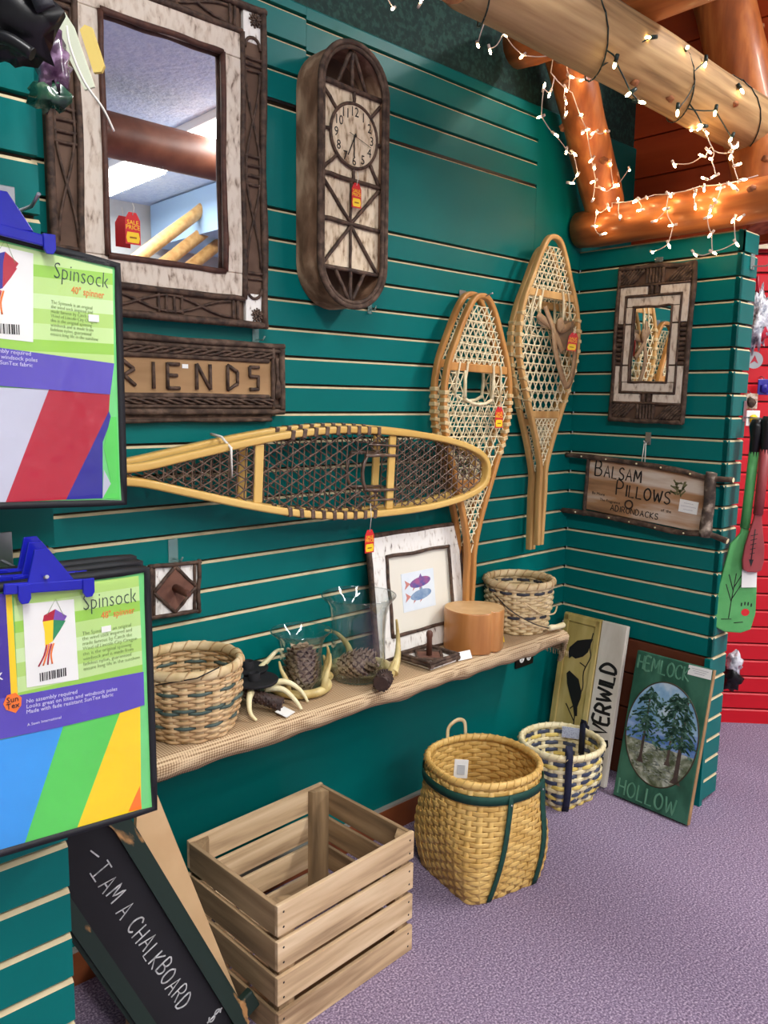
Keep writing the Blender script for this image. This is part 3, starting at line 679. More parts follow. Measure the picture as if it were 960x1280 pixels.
tag(mb.build('wire_hook', STRING), 'white wire hook holding the tail of the sideways snowshoe', 'hook')

# ---- peg plaque
t = thing('peg_plaque', 'small square bark plaque with a wooden peg on a clear hook', 'coat peg', (-1.722, -0.003, 0.948), (PI/2, 0.03, 0))
MB().box((0, 0, 0.008), (0.135, 0.128, 0.014)).build('birch_board', BIRCHW, t)
MB().prism([(0, 0.056), (0.056, 0), (0, -0.056), (-0.056, 0)], 0.015, 0.021).build('bark_diamond', mat('red_bark', S(96, 62, 50), S(118, 80, 64), rough=0.7, scale=30), t)
for a, b in (((0, .058), (.058, 0)), ((.058, 0), (0, -.058)), ((0, -.058), (-.058, 0)), ((-.058, 0), (0, .058))):
    mb = MB(); twig(mb, (*a, 0.020), (*b, 0.020), 0.005, 7); mb.build('diamond_twig', TWIG, t)
rectwigs(t, 0.066, 0.064, 0.020, 0.0058, TWIG, 'border_twig', 0.006, 6); rectwigs(t, 0.056, 0.064, 0.017, 0.0045, TWIG, 'border_twig', 0.0, 6)
mb = MB(); mb.tube([(0, 0.004, 0.018), (0.002, 0.0, 0.075), (0.002, 0.0, 0.085)], [0.010, 0.009, 0.006], 12); mb.build('peg', mat('peg_wood', S(86, 52, 40), S(104, 66, 50), rough=0.5, scale=30), t)
def hook(loc, rot, label, m=ACRYL, plate=(0.026, 0.06), arm=0.05):
    h = thing('slatwall_hook', label, 'hook', loc, rot, 'slatwall hooks')
    MB().box((0, 0, 0.002), (plate[0], plate[1], 0.003)).build('plate', m, h, 0.001)
    mb = MB(); mb.tube([(0, -plate[1]*0.3, 0.003), (0, -plate[1]*0.35, arm*0.8), (0, -plate[1]*0.15, arm)], 0.0025, 7); mb.build('arm', m, h)
    return h
hook((-1.715, -0.001, 1.042), MAIN, 'clear plastic slatwall hook above the peg plaque')
hook((-1.465, -0.001, 1.590), MAIN, 'clear plastic hook between mirror and FRIENDS sign', ACRYL, (0.02, 0.045), 0.045)
hook((-1.065, -0.001, 1.705), MAIN, 'clear plastic hook beside the foot of the oval clock', ACRYL, (0.016, 0.06), 0.03)
hook((-0.66, -0.001, 1.768), MAIN, 'metal hook over the toe of the honey coloured snowshoes', METAL, (0.03, 0.03), 0.13)

# ================================================================== ON THE RETURN WALL
# ---- small birch mirror (local X runs from the corner outwards)
t = thing('birch_mirror', 'narrow mirror framed in birch bark strips and dark twigs', 'mirror', (-0.002, -0.328, 1.632), (PI/2, 0.015, -PI/2))
MB().box((0, 0, 0.009), (0.280, 0.535, 0.016)).build('backing', BARKP, t)
MB().box((0, 0, 0.019), (0.140, 0.258, 0.004)).build('mirror_glass', MIRROR, t)
def strip(cx, cy, dx, dy, z=0.021, m=BIRCH): MB().box((cx, cy, z), (dx, dy, 0.009)).build('birch_strip', m, t, 0.002)
for s in (-1, 1):
    strip(0, s*0.149, 0.200, 0.032); strip(s*0.089, 0.103, 0.026, 0.056); strip(s*0.089, -0.103, 0.026, 0.056); strip(s*0.089, 0, 0.026, 0.140)
    for e in (-1, 1):
        strip(s*0.078, e*0.189, 0.106, 0.030); strip(s*0.119, e*0.125, 0.024, 0.100)
rectwigs(t, 0.073, 0.132, 0.026, 0.0045, TWIG, 'inner_twig', 0.003, 10); rectwigs(t, 0.106, 0.169, 0.026, 0.0042, TWIG, 'middle_twig', 0.003, 10)
for s in (-1, 1):
    mb = MB(); twig(mb, (-0.134, s*0.206, 0.025), (0.134, s*0.206, 0.025), 0.005, 7, 0.1, 8); mb.build('divider_twig', TWIG, t)
    for u in (-0.030, -0.018, -0.006, 0.006, 0.018, 0.030):
        mb = MB(); twig(mb, (u, s*0.210, 0.023), (u, s*0.262, 0.023), 0.0058, 6); mb.build('end_twig', BARK, t)
    for e in (-1, 1):
        for k in range(7):
            x0 = e*(0.042+k*0.013); dd = min(0.05, 0.134-abs(x0))
            mb = MB(); twig(mb, (x0, s*0.210 if s*e > 0 else s*0.260, 0.022), (x0+e*dd, (s*0.210 if s*e > 0 else s*0.260)+(s if s*e > 0 else -s)*dd, 0.022), 0.0056, 6); mb.build('slanting_twig', BARK, t)
        for v in (-0.009, 0.009):
            mb = MB(); twig(mb, (v, s*0.174, 0.022), (v, s*0.204, 0.022), 0.008, 6); mb.build('end_twig', BARK, t)
    for k in range(9):
        v = -0.066+k*0.0165
        mb = MB(); twig(mb, (s*0.109, v, 0.022), (s*0.132, v, 0.022), 0.0072, 6); mb.build('side_rung', BARK, t)
rectwigs(t, 0.140, 0.268, 0.020, 0.0095, BARK, 'outer_twig', 0.004, 14)

# ---- balsam pillows sign
t = thing('rustic_sign', 'weathered board sign reading BALSAM PILLOWS in a stick frame', 'sign', (-0.004, -0.342, 1.102), (PI/2, 0.065, -PI/2))
SGN = mat('painted_weathered_board', S(124, 90, 62), S(206, 192, 176), c3=S(168, 126, 88), rough=0.75, scale=20, stretch=(0.14, 1, 1), lo=0.3, hi=0.66, detail=9)
MB().box((-0.003, 0, 0.014), (0.475, 0.198, 0.018)).build('board', SGN, t, 0.002)
for pts, r in (([(-0.345, 0.098), (-0.2, 0.104), (0, 0.105), (0.13, 0.102), (0.22, 0.092), (0.315, 0.098)], 0.0095), ([(-0.345, -0.122), (-0.2, -0.112), (0.0, -0.110), (0.15, -0.112), (0.25, -0.098), (0.325, -0.108)], 0.010)):
    mb = MB(); P = crom([(a, b, 0.028) for a, b in pts], 5); mb.tube(P, [r*(1+0.15*noise.noise((i*0.6, r*900, 0))) for i in range(len(P))], 8); mb.m[-1] = 1; mb.build('frame_stick', [BARK, ANTLERL], t)
    for i in range(5):
        u = -0.26+i*0.11+random.uniform(-.02, .02); k = min(range(len(P)), key=lambda j: abs(P[j].x-u))
        mb = MB(); mb.blob((P[k].x, P[k].y, 0.0385), (0.004, 0.0035, 0.003), 6, 4); mb.build('cut_knot', ANTLERL, t)
mb = MB(); twig(mb, (-0.240, -0.125, 0.025), (-0.243, 0.098, 0.025), 0.008, 8, 0.1, 8); mb.build('frame_stick', BARK, t)
mb = MB(); twig(mb, (0.248, -0.108, 0.030), (0.240, 0.112, 0.030), 0.021, 10, 0.05, 10); mb.build('birch_post', mat('dark_birch', S(58, 48, 42), S(168, 154, 138), c3=S(84, 70, 60), rough=0.8, scale=26, lo=0.4, hi=0.68, bump=0.5), t)
mb = MB(); strokes(mb, 'BALSAM', -0.210, 0.036, 0.044, 0.0048, 0.0236, 0.78, first=1.3); mb.build('lettering', INK, t)
mb = MB(); strokes(mb, 'PILLOWS', -0.112, -0.022, 0.043, 0.0048, 0.0236, 0.85, first=1.25, M=None); mb.build('lettering', INK, t)
mb = MB(); strokes(mb, 'ADIRONDACKS', -0.128, -0.084, 0.021, 0.0028, 0.0236, 0.98); mb.build('lettering', INK, t)
text('lettering', 'Be More', 0.016, INK, t, (-0.215, -0.036, 0.0234)); text('lettering', 'The Fragrance', 0.015, INK, t, (-0.178, -0.056, 0.0234)); text('lettering', 'of  the', 0.015, INK, t, (0.072, -0.052, 0.0234))
mb = MB(); mb.sweep([(-0.055+0.015*math.cos(2*PI*i/20), -0.050+0.015*math.sin(2*PI*i/20), 0.0236) for i in range(20)], rect(0.006, 0.001), Vector((0, 0, 1)), closed=True); mb.build('painted_wreath', BURNT, t)
PBR = mat('painted_branch_green', S(92, 92, 60), S(112, 108, 72), rough=0.8, scale=50)
mb = MB()
for i in range(16):
    a = i*0.9; x = 0.128+0.02*math.sin(i*1.7); y = 0.040+0.018*math.cos(i*1.1); mb.box((x, y, 0.0234), (0.026, 0.005, 0.0006), rotz(a))
mb.build('painted_branch', PBR, t)
MB().box((0.172, -0.018, 0.0240), (0.068, 0.044, 0.0012), rotz(-0.02)).build('price_card', WHITE, t)
for i in range(3): text('card_lettering', ('Made by', 'Locally', '$45.00')[i] if False else ('~~~~~', '~~~~~~~~', '~~~~~')[i], 0.012, mat('faint_ink', S(150, 150, 160), rough=0.8) if 'faint_ink' not in MATS else MATS['faint_ink'], t, (0.172, -0.010-0.011*i, 0.0247), 'CENTER')
hook((-0.001, -0.331, 1.300), RIGHT, 'metal slatwall hook above the balsam sign', METAL, (0.022, 0.045), 0.03)
mb = MB(); mb.tube([(-0.02, -0.327, 1.285), (-0.025, -0.324, 1.215)], 0.0018, 6); mb.tube([(-0.02, -0.333, 1.285), (-0.025, -0.336, 1.215)], 0.0018, 6)
tag(mb.build('hanging_wire', STRING), 'white wire loop holding up the balsam sign', 'wire')
hook((-0.001, -0.330, 1.925), RIGHT, 'metal slatwall hook above the narrow birch mirror', METAL, (0.03, 0.016), 0.03)

# ================================================================== THE SHELF
SZ = 0.635
sh = thing('wall_shelf', 'long wooden shelf board under the burlap', 'shelf', (-1.225, 0, SZ-0.03))
MB().box((0, -0.118, 0.010), (1.74, 0.232, 0.018)).build('board', SIGNW, sh)
for x in (-0.6, 0.1, 0.7):
    MB().box((x, -0.10, -0.012), (0.014, 0.20, 0.024)).build('bracket', METAL, sh)
# draped cloth: grid with rolled, wavy front
nx, prof = 90, []
mb = MB(); cols_ = []
for i in range(nx+1):
    x = -2.13+1.775*i/nx
    wv = 0.016*noise.noise((x*5.5, 1, 0))+0.008*noise.noise((x*14, 4, 0)); dr = 0.034+0.022*noise.noise((x*4.2, 7, 2))+0.010*noise.noise((x*11, 2, 9))
    yf = -0.262+wv*0.9
    pts = [(x, -0.004, SZ-0.003), (x, -0.10, SZ-0.002+0.001*noise.noise((x*9, 3, 3))), (x, -0.20, SZ-0.002), (x, yf+0.022, SZ-0.001), (x, yf+0.008, SZ-0.007), (x, yf, SZ-0.018), (x, yf+0.002, SZ-0.02-dr*0.5), (x, yf+0.014, SZ-0.02-dr), (x, yf+0.030, SZ-0.022-dr*0.95)]
    cols_.append(pts)
# the end of the cloth falls over the end of the shelf
for k, (dx, dz) in enumerate(((0.018, -0.004), (0.030, -0.020), (0.036, -0.05), (0.034, -0.085))):
    cols_.append([(px+dx, py*(1-0.04*k), min(pz, SZ-0.002)+dz+0.004*noise.noise((py*30, k, 1))) for px, py, pz in cols_[nx]])
o = len(mb.v); kk = len(cols_[0])
for c in cols_: mb.v += c
for i in range(len(cols_)-1):
    for j in range(kk-1): mb.face((o+i*kk+j, o+i*kk+j+1, o+(i+1)*kk+j+1, o+(i+1)*kk+j), 0, True)
cl = thing('burlap_cloth', 'tan burlap cloth draped along the wall shelf', 'cloth', (0, 0, 0))
cb = mb.build('cloth', BURLAP, cl); sd = cb.modifiers.new('thick', 'SOLIDIFY'); sd.thickness = 0.003; sd.offset = -1
mb = MB()
for i in range(34):
    y = -0.01-0.24*i/33; mb.tube([(-0.321, y, SZ-0.085), (-0.319+random.uniform(-.006, .006), y+random.uniform(-.003, .003), SZ-0.108)], 0.0012, 4)
fr = mb.build('fringe', BURLAP, cl); tag(fr, kind='stuff')

# ---- woven baskets
def ov(a, b, p=2.0):
    def f(th):
        c, s = math.cos(th), math.sin(th); r = (abs(c/a)**p+abs(s/b)**p)**(-1/p); return r
    return f
def basket(t, H, rows, stakes, shape, rowmat, stakem, rimm, amp=0.0035, th=0.0032, rimr=0.009, base=True, seglen=4, lash=None, rim_lift=None, lacing=28):
    """shape(theta, u) -> radius; parts: weaver rings, stakes, rim, base"""
    n = stakes*seglen; ph = H/rows
    lift = rim_lift or (lambda th, u: 0.0)
    for r in range(rows):
        u = (r+0.5)/rows; path = []
        for i in range(n):
            a = 2*PI*i/n; rad = shape(a, u)+amp*math.cos(stakes/2*a+r*PI)
            path.append((rad*math.cos(a), rad*math.sin(a), u*H+lift(a, u)))
        h = ph*0.97; pf = [(-h/2, -th*.25), (-h*.3, -th/2), (h*.3, -th/2), (h/2, -th*.25), (h/2, th*.25), (h*.3, th/2), (-h*.3, th/2), (-h/2, th*.25)]
        mb = MB()
        mb.sweep(path, pf, lambda i: Vector((math.cos(2*PI*i/n), math.sin(2*PI*i/n), 0)), closed=True); mb.build('weaver', rowmat(r), t)
    mb = MB()
    for k in range(stakes):
        a = 2*PI*k/stakes
        P = [((shape(a, u))*math.cos(a), (shape(a, u))*math.sin(a), u*H+lift(a, u)) for u in [j/8 for j in range(9)]]
        wd_ = 2*PI*shape(a, .5)/stakes*0.5
        mb.sweep(P, rect(wd_, 0.0022), Vector((math.cos(a), math.sin(a), 0.001)))
    tag(mb.build('stake_frame', stakem, t))
    if base:
        mb = MB(); mb.prism([(0.99*shape(2*PI*i/40, 0)*math.cos(2*PI*i/40), 0.99*shape(2*PI*i/40, 0)*math.sin(2*PI*i/40)) for i in range(40)], 0.0, 0.006); mb.build('base', stakem, t)
    path = [((shape(2*PI*i/72, 1))*math.cos(2*PI*i/72), (shape(2*PI*i/72, 1))*math.sin(2*PI*i/72), H+lift(2*PI*i/72, 1)) for i in range(72)]
    mb = MB(); mb.sweep(path, [(rimr*math.cos(q*PI/5), rimr*0.72*math.sin(q*PI/5)) for q in range(10)], lambda i: Vector((math.cos(2*PI*i/72), math.sin(2*PI*i/72), 0)), closed=True)
    rm = mb.build('rim', rimm, t)
    mb = MB()
    for k in range(lacing):
        a0 = 2*PI*k/lacing
        P = []
        for q in range(9):
            f = q/8; a = a0+f*2*PI/lacing*0.9; ang = PI*1.25*f-0.3
            rr = shape(a, 1)+rimr*0.82*math.cos(ang)*1.0; P.append((rr*math.cos(a), rr*math.sin(a), H+lift(a, 1)+rimr*1.06*(math.sin(ang)*0.98)))
        mb.sweep(P, rect(0.004, 0.0015), lambda i: Vector((0, 0, 1)))
    mb.build('rim_lacing', lash or rimm, rm)
cone = lambda r0, r1, bulge=0.0: (lambda a, u: r0+(r1-r0)*u+bulge*math.sin(PI*u))
# round basket at the near end of the shelf
t = thing('wicker_basket', 'round reed basket with faded green bands on the shelf end', 'basket', (-1.752, -0.143, SZ))
G3 = {5, 10, 11, 16}
basket(t, 0.165, 22, 20, cone(0.098, 0.118, 0.010), lambda r: RATTANG if r in G3 else RATTAN, RATTANL, RATTANL, 0.0045, 0.005, 0.013, lash=RATTAN, lacing=20)
mb = MB(); mb.tube([(-0.119, -0.06, 0.150), (-0.05, -0.124, 0.168), (0.0, -0.135, 0.185)], 0.0016, 6); mb.build('wire', INK, t)
# basket by the corner with a swing handle
t = thing('wicker_basket', 'round reed basket with slate bands and a wood grip handle', 'basket', (-0.455, -0.124, SZ))
basket(t, 0.170, 18, 24, cone(0.098, 0.116, 0.006), lambda r: RATTANB if r in (6, 15) else RATTANL, RATTANL, RATTANL, 0.004, 0.0045, 0.014, lash=RATTAN, lacing=22)
P = crom([(-0.10, 0.06, 0.155), (-0.122, -0.05, 0.10), (-0.075, -0.118, 0.055), (-0.005, -0.136, 0.028)], 6)
mb = MB(); mb.tube(P, 0.0022, 6); mb.build('wire_handle', mat('dark_wire', S(60, 54, 48), rough=0.5), t)
mb = MB(); mb.tube(crom([(-0.09, -0.07, 0.13), (-0.04, -0.12, 0.085), (0.03, -0.128, 0.07), (0.09, -0.10, 0.08)], 5), 0.003, 6); mb.build('green_cord', RATTANL, t)
mb = MB(); mb.tube([(-0.005, -0.136, 0.028), (0.01, -0.136, 0.027), (0.035, -0.136, 0.024), (0.06, -0.134, 0.022), (0.085, -0.132, 0.021), (0.09, -0.132, 0.021)], [0.008, 0.0105, 0.009, 0.010, 0.0105, 0.008], 12); mb.build('wooden_grip', SPLINTC, t)

# ---- antler pieces
def antler(mb, pts, r0, r1, mi=0, n=10):
    P = crom(pts, 6); m = len(P); mb.tube(P, [r0+(r1-r0)*(i/(m-1))**0.8 for i in range(m)], n, mi); return mb
def pinecone(name, parent, c, r, h, n=110, tilt=None, mb=None):
    M = tilt or Matrix.Identity(3); own = mb is None; mb = mb or MB()
    c = Vector(c)
    vs = MB(); vs.blob((0, 0, 0), (r*0.7, r*0.7, h*0.48), 10, 8)
    o = len(mb.v); mb.v += [tuple(c+M @ Vector(v)) for v in vs.v]
    for f in vs.f: mb.face([o+i for i in f], 0, True)
    for i in range(n):
        f = (i+0.5)/n; zc = h*(f-0.5); rad = r*math.sqrt(max(0.02, 1-(2*f-1)**2))*0.80+r*0.05; a = i*2.39996
        d = Vector((math.cos(a), math.sin(a), 0)); s = Vector((-math.sin(a), math.cos(a), 0)); up = Vector((0, 0, 1))
        b = d*rad*0.6+up*zc; L = r*0.42; ww = r*0.19
        tip = b+d*L+up*L*0.35
        P = [b-s*ww*.6, b+s*ww*.6, b+d*L*.7+s*ww+up*L*.15, tip, b+d*L*.7-s*ww+up*L*.15, b+d*L*.5-up*ww*0.9]
        o = len(mb.v); mb.v += [tuple(c+M @ p) for p in P]
        for q in ((0, 1, 2), (0, 2, 4), (2, 3, 4), (0, 5, 1), (1, 5, 2), (2, 5, 3), (3, 5, 4), (4, 5, 0)): mb.face([o+k for k in q], 1 if 3 in q else 0)
    if own: return mb.build(name, [CONE, CONET], parent)
def hurricane(label, loc, r, rt, h):
    t = thing('hurricane_vase', label, 'vase', loc)
    th = 0.0022
    pr = [(0.0, 0.0), (r*0.9, 0.0), (r*1.0, 0.008), (r*1.0, h*0.25), (r*0.98, h*0.55), (r*1.02, h*0.75), (r*1.14, h*0.90), (rt, h*0.985), (rt+0.001, h), (rt-th, h*0.988), (r*1.14-th, h*0.90), (r*1.02-th, h*0.75), (r*0.98-th, h*0.55), (r-th, h*0.25), (r-th, 0.010), (r*0.88, 0.004), (0.0, 0.004)]
    mb = MB(); mb.lathe(pr, 48); mb.build('glass', GLASS, t)
    mb = MB(); mb.tube([((rt-0.0008)*math.cos(2*PI*i/48), (rt-0.0008)*math.sin(2*PI*i/48), h) for i in range(48)], 0.0018, 6, closed=True, up=Vector((0, 0, 1))); mb.build('rim', GLASS, t)
    return t
V1 = (-1.403, -0.119, SZ); V2 = (-1.216, -0.142, SZ)
hurricane('smaller flared glass vase holding an upright pine cone', V1, 0.058, 0.082, 0.168)
hurricane('tall flared glass vase beside the fish picture', V2, 0.078, 0.106, 0.242)
tag(pinecone('pine_cone', None, (V1[0]+0.002, V1[1], SZ+0.062), 0.057, 0.118, 120), 'dark upright pine cone inside the smaller glass vase', 'pine cone')
tag(pinecone('pine_cone', None, (V2[0]-0.012, V2[1]-0.012, SZ+0.046), 0.048, 0.108, 110, Euler((1.35, 0.2, 0.75)).to_matrix()), 'pine cone lying inside the tall glass vase', 'pine cone')
# antler ring hugging the smaller vase
t = thing('antler_ring', 'cream antler ring with tines around the smaller vase', 'antler decor', V1)
mb = MB(); rr_ = 0.074
antler(mb, [(rr_*math.cos(a), rr_*math.sin(a), 0.014) for a in [math.radians(d) for d in range(150, 361, 30)]], 0.012, 0.012); mb.build('beam', ANTLER, t)
for a, hgt, lean in ((205, 0.085, -0.25), (290, 0.090, 0.35), (352, 0.105, -0.2)):
    a = math.radians(a); c = Vector((rr_*math.cos(a), rr_*math.sin(a), 0.014)); s = Vector((-math.sin(a), math.cos(a), 0))
    mb = MB(); antler(mb, [c, c+Vector((0, 0, hgt*.4))-s*lean*0.01+c.normalized()*0.008, c+Vector((0, 0, hgt*.75))+s*lean*0.06+c.normalized()*0.006, c+Vector((0, 0, hgt))+s*lean*0.11-c.normalized()*0.004], 0.0115, 0.0025); mb.build('tine', ANTLER, t)
# antler base around the tall vase
t = thing('antler_sculpture', 'large antler base with burr and tall tines around the tall vase', 'antler decor', V2)
rr_ = 0.094
mb = MB(); antler(mb, [(rr_*math.cos(a), rr_*math.sin(a), 0.018) for a in [math.radians(d) for d in range(-70, 171, 24)]], 0.016, 0.013); mb.build('beam', ANTLER, t)
for pts, r in (([(0.065, -0.078, 0.018), (0.098, -0.060, 0.05), (0.108, -0.052, 0.10), (0.094, -0.058, 0.165)], 0.016), ([(0.045, 0.088, 0.018), (0.038, 0.090, 0.06), (0.0, 0.094, 0.105), (-0.045, 0.096, 0.125)], 0.014),
               ([(-0.094, 0.020, 0.016), (-0.100, 0.024, 0.05), (-0.106, 0.026, 0.080)], 0.011), ([(0.02, -0.098, 0.02), (0.028, -0.108, 0.05), (0.040, -0.112, 0.075)], 0.011)):
    mb = MB(); antler(mb, pts, r, 0.003); mb.build('tine', ANTLER, t)
mb = MB(); bu = Vector((-0.012, -0.120, 0.026)); dr_ = Vector((-0.80, -0.60, 0.05)).normalized()
mb.tube([bu-dr_*0.035, bu-dr_*0.01, bu+dr_*0.02, bu+dr_*0.035], [0.018, 0.022, 0.025, 0.020], 14)
for i in range(120):
    a = i*2.4; k = (i/120-0.5)*0.06; s_ = dr_.cross(Vector((0, 0, 1))).normalized(); u_ = s_.cross(dr_)
    c = bu+dr_*k+(s_*math.cos(a)+u_*math.sin(a))*0.022; mb.blob(c, (0.004, 0.004, 0.004), 5, 3)
mb.build('burr', mat('dark_burr', S(46, 32, 28), S(72, 52, 44), rough=0.6, scale=60), t)
# antler candle holder
t = thing('antler_candle_holder', 'antler candle holder with two black metal plates', 'candle holder', (-1.566, -0.118, SZ))
for c, r in (((0.028, 0.052, 0.070), 0.052), ((0.0, -0.020, 0.064), 0.060)):
    p = MB().lathe([(0, 0), (r, 0.004), (r*1.04, 0.010), (r, 0.012), (r*.9, 0.008), (0, 0.007)], 36, c).build('drip_plate', BLACKM, t)
    MB().lathe([(0.015, 0.006), (0.015, 0.028), (0.012, 0.028), (0.012, 0.008)], 20, c).build('candle_cup', BLACKM, p)
for pts, r in (([(-0.030, -0.050, 0.055), (-0.050, -0.072, 0.045), (-0.058, -0.090, 0.02), (-0.050, -0.104, 0.003)], 0.010), ([(0.03, -0.02, 0.052), (0.075, -0.050, 0.058), (0.105, -0.075, 0.035), (0.118, -0.092, 0.004)], 0.011),
               ([(0.02, -0.04, 0.05), (0.05, -0.075, 0.05), (0.068, -0.105, 0.025), (0.075, -0.122, 0.004)], 0.010), ([(0.05, 0.05, 0.06), (0.085, 0.048, 0.085), (0.115, 0.045, 0.108), (0.135, 0.04, 0.110)], 0.010)):
    mb = MB(); antler(mb, pts, r, 0.0035); mb.build('tine', ANTLERL, t)
mb = MB(); a0 = Vector((-0.035, -0.03, 0.05)); a1 = Vector((0.030, -0.100, 0.022)); mb.tube([a0, a0.lerp(a1, .5), a1], [0.014, 0.016, 0.018], 12)
for i in range(90):
    a = i*2.4; c = a0.lerp(a1, i/90)+Vector((math.cos(a)*0.013, math.cos(a)*0.010, math.sin(a)*0.015)); mb.blob(c, (0.0035, 0.0035, 0.0035), 5, 3)
mb.build('burr', MATS['dark_burr'], t)
tag(MB().box((-1.535, -0.230, SZ+0.006), (0.050, 0.034, 0.0012), Euler((0.3, 0.1, 0.5)).to_matrix()).build('price_card', WHITE), 'white price card under the antler candle holder', 'price tag')

# ---- framed fish print leaning on the wall
t = thing('fish_picture', 'fish print in a white birch bark frame leaning on the wall', 'picture', (-0.888, -0.072, SZ), (PI/2-0.135, 0, 0.02))
MB().box((0, 0.190, 0.006), (0.410, 0.380, 0.010)).build('backing', BARKP, t)
for cx, cy, dx, dy in ((0, 0.347, 0.40, 0.064), (0, 0.033, 0.40, 0.064), (-0.170, 0.19, 0.058, 0.250), (0.170, 0.19, 0.058, 0.250)):
    MB().box((cx, cy, 0.016), (dx, dy, 0.012)).build('birch_side', BIRCHW, t, 0.002)
for a, b, r in (((-0.205, 0.383), (0.205, 0.383), .009), ((-0.205, -0.001), (0.205, -0.001), .009), ((-0.206, -0.003), (-0.206, 0.388), .009), ((0.206, -0.003), (0.206, 0.388), .007)):
    mb = MB(); twig(mb, (*a, 0.016), (*b, 0.016), r, 7, 0.1, 12); mb.build('outer_twig', TWIG, t)
for a, b in (((-0.145, 0.314), (0.145, 0.314)), ((-0.145, 0.066), (0.145, 0.066)), ((-0.142, 0.064), (-0.142, 0.316)), ((0.142, 0.064), (0.142, 0.316))):
    mb = MB(); twig(mb, (*a, 0.024), (*b, 0.024), 0.006, 7, 0.15, 10); mb.build('inner_twig', TWIG, t)
MB().box((0, 0.19, 0.013), (0.285, 0.25, 0.004)).build('mat_board', MAT_, t)
pr_ = MB().box((-0.005, 0.190, 0.0155), (0.148, 0.122, 0.001)).build('print', PAPER, t)
FISHC = (mat('purple_fish', S(84, 84, 150), S(160, 90, 140), rough=0.8, scale=45), mat('blue_fish', S(110, 140, 176), S(150, 172, 196), rough=0.8, scale=45), mat('fin_pink', S(206, 140, 130), S(190, 120, 110), rough=0.8, scale=40))
for k, (cx, cy) in enumerate(((-0.004, 0.215), (-0.004, 0.175))):
    body = [(cx+0.048*math.cos(a)+0.008, cy+0.016*math.sin(a)+0.004*math.cos(a)) for a in [2*PI*i/24 for i in range(24)]]
    f = MB().prism(body, 0.016, 0.0164).build('printed_fish', FISHC[k], pr_)
    MB().prism([(cx-0.038, cy), (cx-0.062, cy+0.014), (cx-0.057, cy), (cx-0.064, cy-0.016)], 0.016, 0.0163).build('printed_tail', FISHC[2], pr_)
    MB().prism([(cx+0.002, cy+0.014), (cx+0.012, cy+0.027), (cx+0.018, cy+0.014)], 0.016, 0.0163).build('printed_fin', FISHC[k], pr_)
    for dx in (-0.025, 0.005): MB().prism([(cx+dx, cy-0.013), (cx+dx-0.004, cy-0.024), (cx+dx+0.010, cy-0.014)], 0.016, 0.0163).build('printed_fin', FISHC[2], pr_)
# ---- peg plaque lying on the shelf
t = thing('peg_plaque', 'square bark plaque lying flat on the shelf, its peg upright', 'coat peg', (-0.962, -0.180, SZ), (0, 0, 0.05))
MB().box((0, 0, 0.008), (0.118, 0.118, 0.014)).build('birch_board', BIRCHW, t)
MB().prism([(0, 0.052), (0.052, 0), (0, -0.052), (-0.052, 0)], 0.015, 0.020).build('bark_diamond', MATS['red_bark'], t)
for a, b in (((0, .054), (.054, 0)), ((.054, 0), (0, -.054)), ((0, -.054), (-.054, 0)), ((-.054, 0), (0, .054))):
    mb = MB(); twig(mb, (*a, 0.020), (*b, 0.020), 0.005, 7); mb.build('diamond_twig', TWIG, t)
rectwigs(t, 0.062, 0.062, 0.014, 0.007, BARK, 'border_twig', 0.007, 6); rectwigs(t, 0.062, 0.062, 0.024, 0.006, BARK, 'border_twig', 0.004, 6)
mb = MB(); mb.tube([(0, 0, 0.016), (0, 0, 0.075), (0, 0, 0.082), (0, 0, 0.092), (0, 0, 0.097)], [0.009, 0.0085, 0.0105, 0.010, 0.006], 12); mb.build('peg', MATS['peg_wood'], t)
tag(MB().box((-0.865, -0.236, SZ+0.012), (0.055, 0.004, 0.026), Euler((-0.5, 0, -0.15)).to_matrix()).build('price_card', WHITE), 'blank white price card leaning before the cedar block', 'price tag')
# ---- cedar block
t = thing('cedar_block', 'short polished cedar log block with a cleft in its side', 'wood block', (-0.748, -0.172, SZ), (0, 0, -0.35))
def lobed(a):
    r = 0.092*(1+0.05*math.cos(2*a+0.6)+0.03*math.cos(3*a)); d = (a-math.radians(290)+PI) % (2*PI)-PI
    return r-0.020*math.exp(-(d/0.10)**2)
N = 72; out = [(lobed(2*PI*i/N)*math.cos(2*PI*i/N), lobed(2*PI*i/N)*math.sin(2*PI*i/N)) for i in range(N)]
mb = MB(); o = 0
for z, s in ((0, .985), (0.004, 1), (0.128, 1), (0.132, .985)): mb.v += [(x*s, y*s, z) for x, y in out]
for k in range(3):
    for i in range(N): j = (i+1) % N; mb.face((k*N+i, k*N+j, (k+1)*N+j, (k+1)*N+i), 0, True)
mb.face(range(3*N, 4*N), 1); mb.face(list(reversed(range(N))), 0); mb.build('log_body', [CEDAR, CEDART], t)
tag(MB().box((-0.640, -0.205, SZ+0.016), (0.028, 0.002, 0.026), Euler((-0.35, 0.3, 0.3)).to_matrix()).build('price_card', TAGY), 'small yellow card behind the cedar block', 'price tag')
# ---- outlet
t = thing('wall_outlet', 'black wall outlet with two white sockets under the shelf', 'outlet', (-0.246, -0.001, 0.449), MAIN)
MB().box((0, 0, 0.004), (0.108, 0.072, 0.007)).build('cover_plate', BLACKP, t, 0.002)
for s in (-1, 1):
    so = MB().prism([(s*0.022+0.015*math.cos(2*PI*i/20), 0.017*math.sin(2*PI*i/20)) for i in range(20)], 0.007, 0.0095).build('socket', WHITE, t)
    for dx, dy in ((-.005, .004), (.005, .004), (0, -.007)): MB().box((s*0.022+dx, dy, 0.0097), (0.002, 0.006, 0.0005)).build('slot', INK, so)

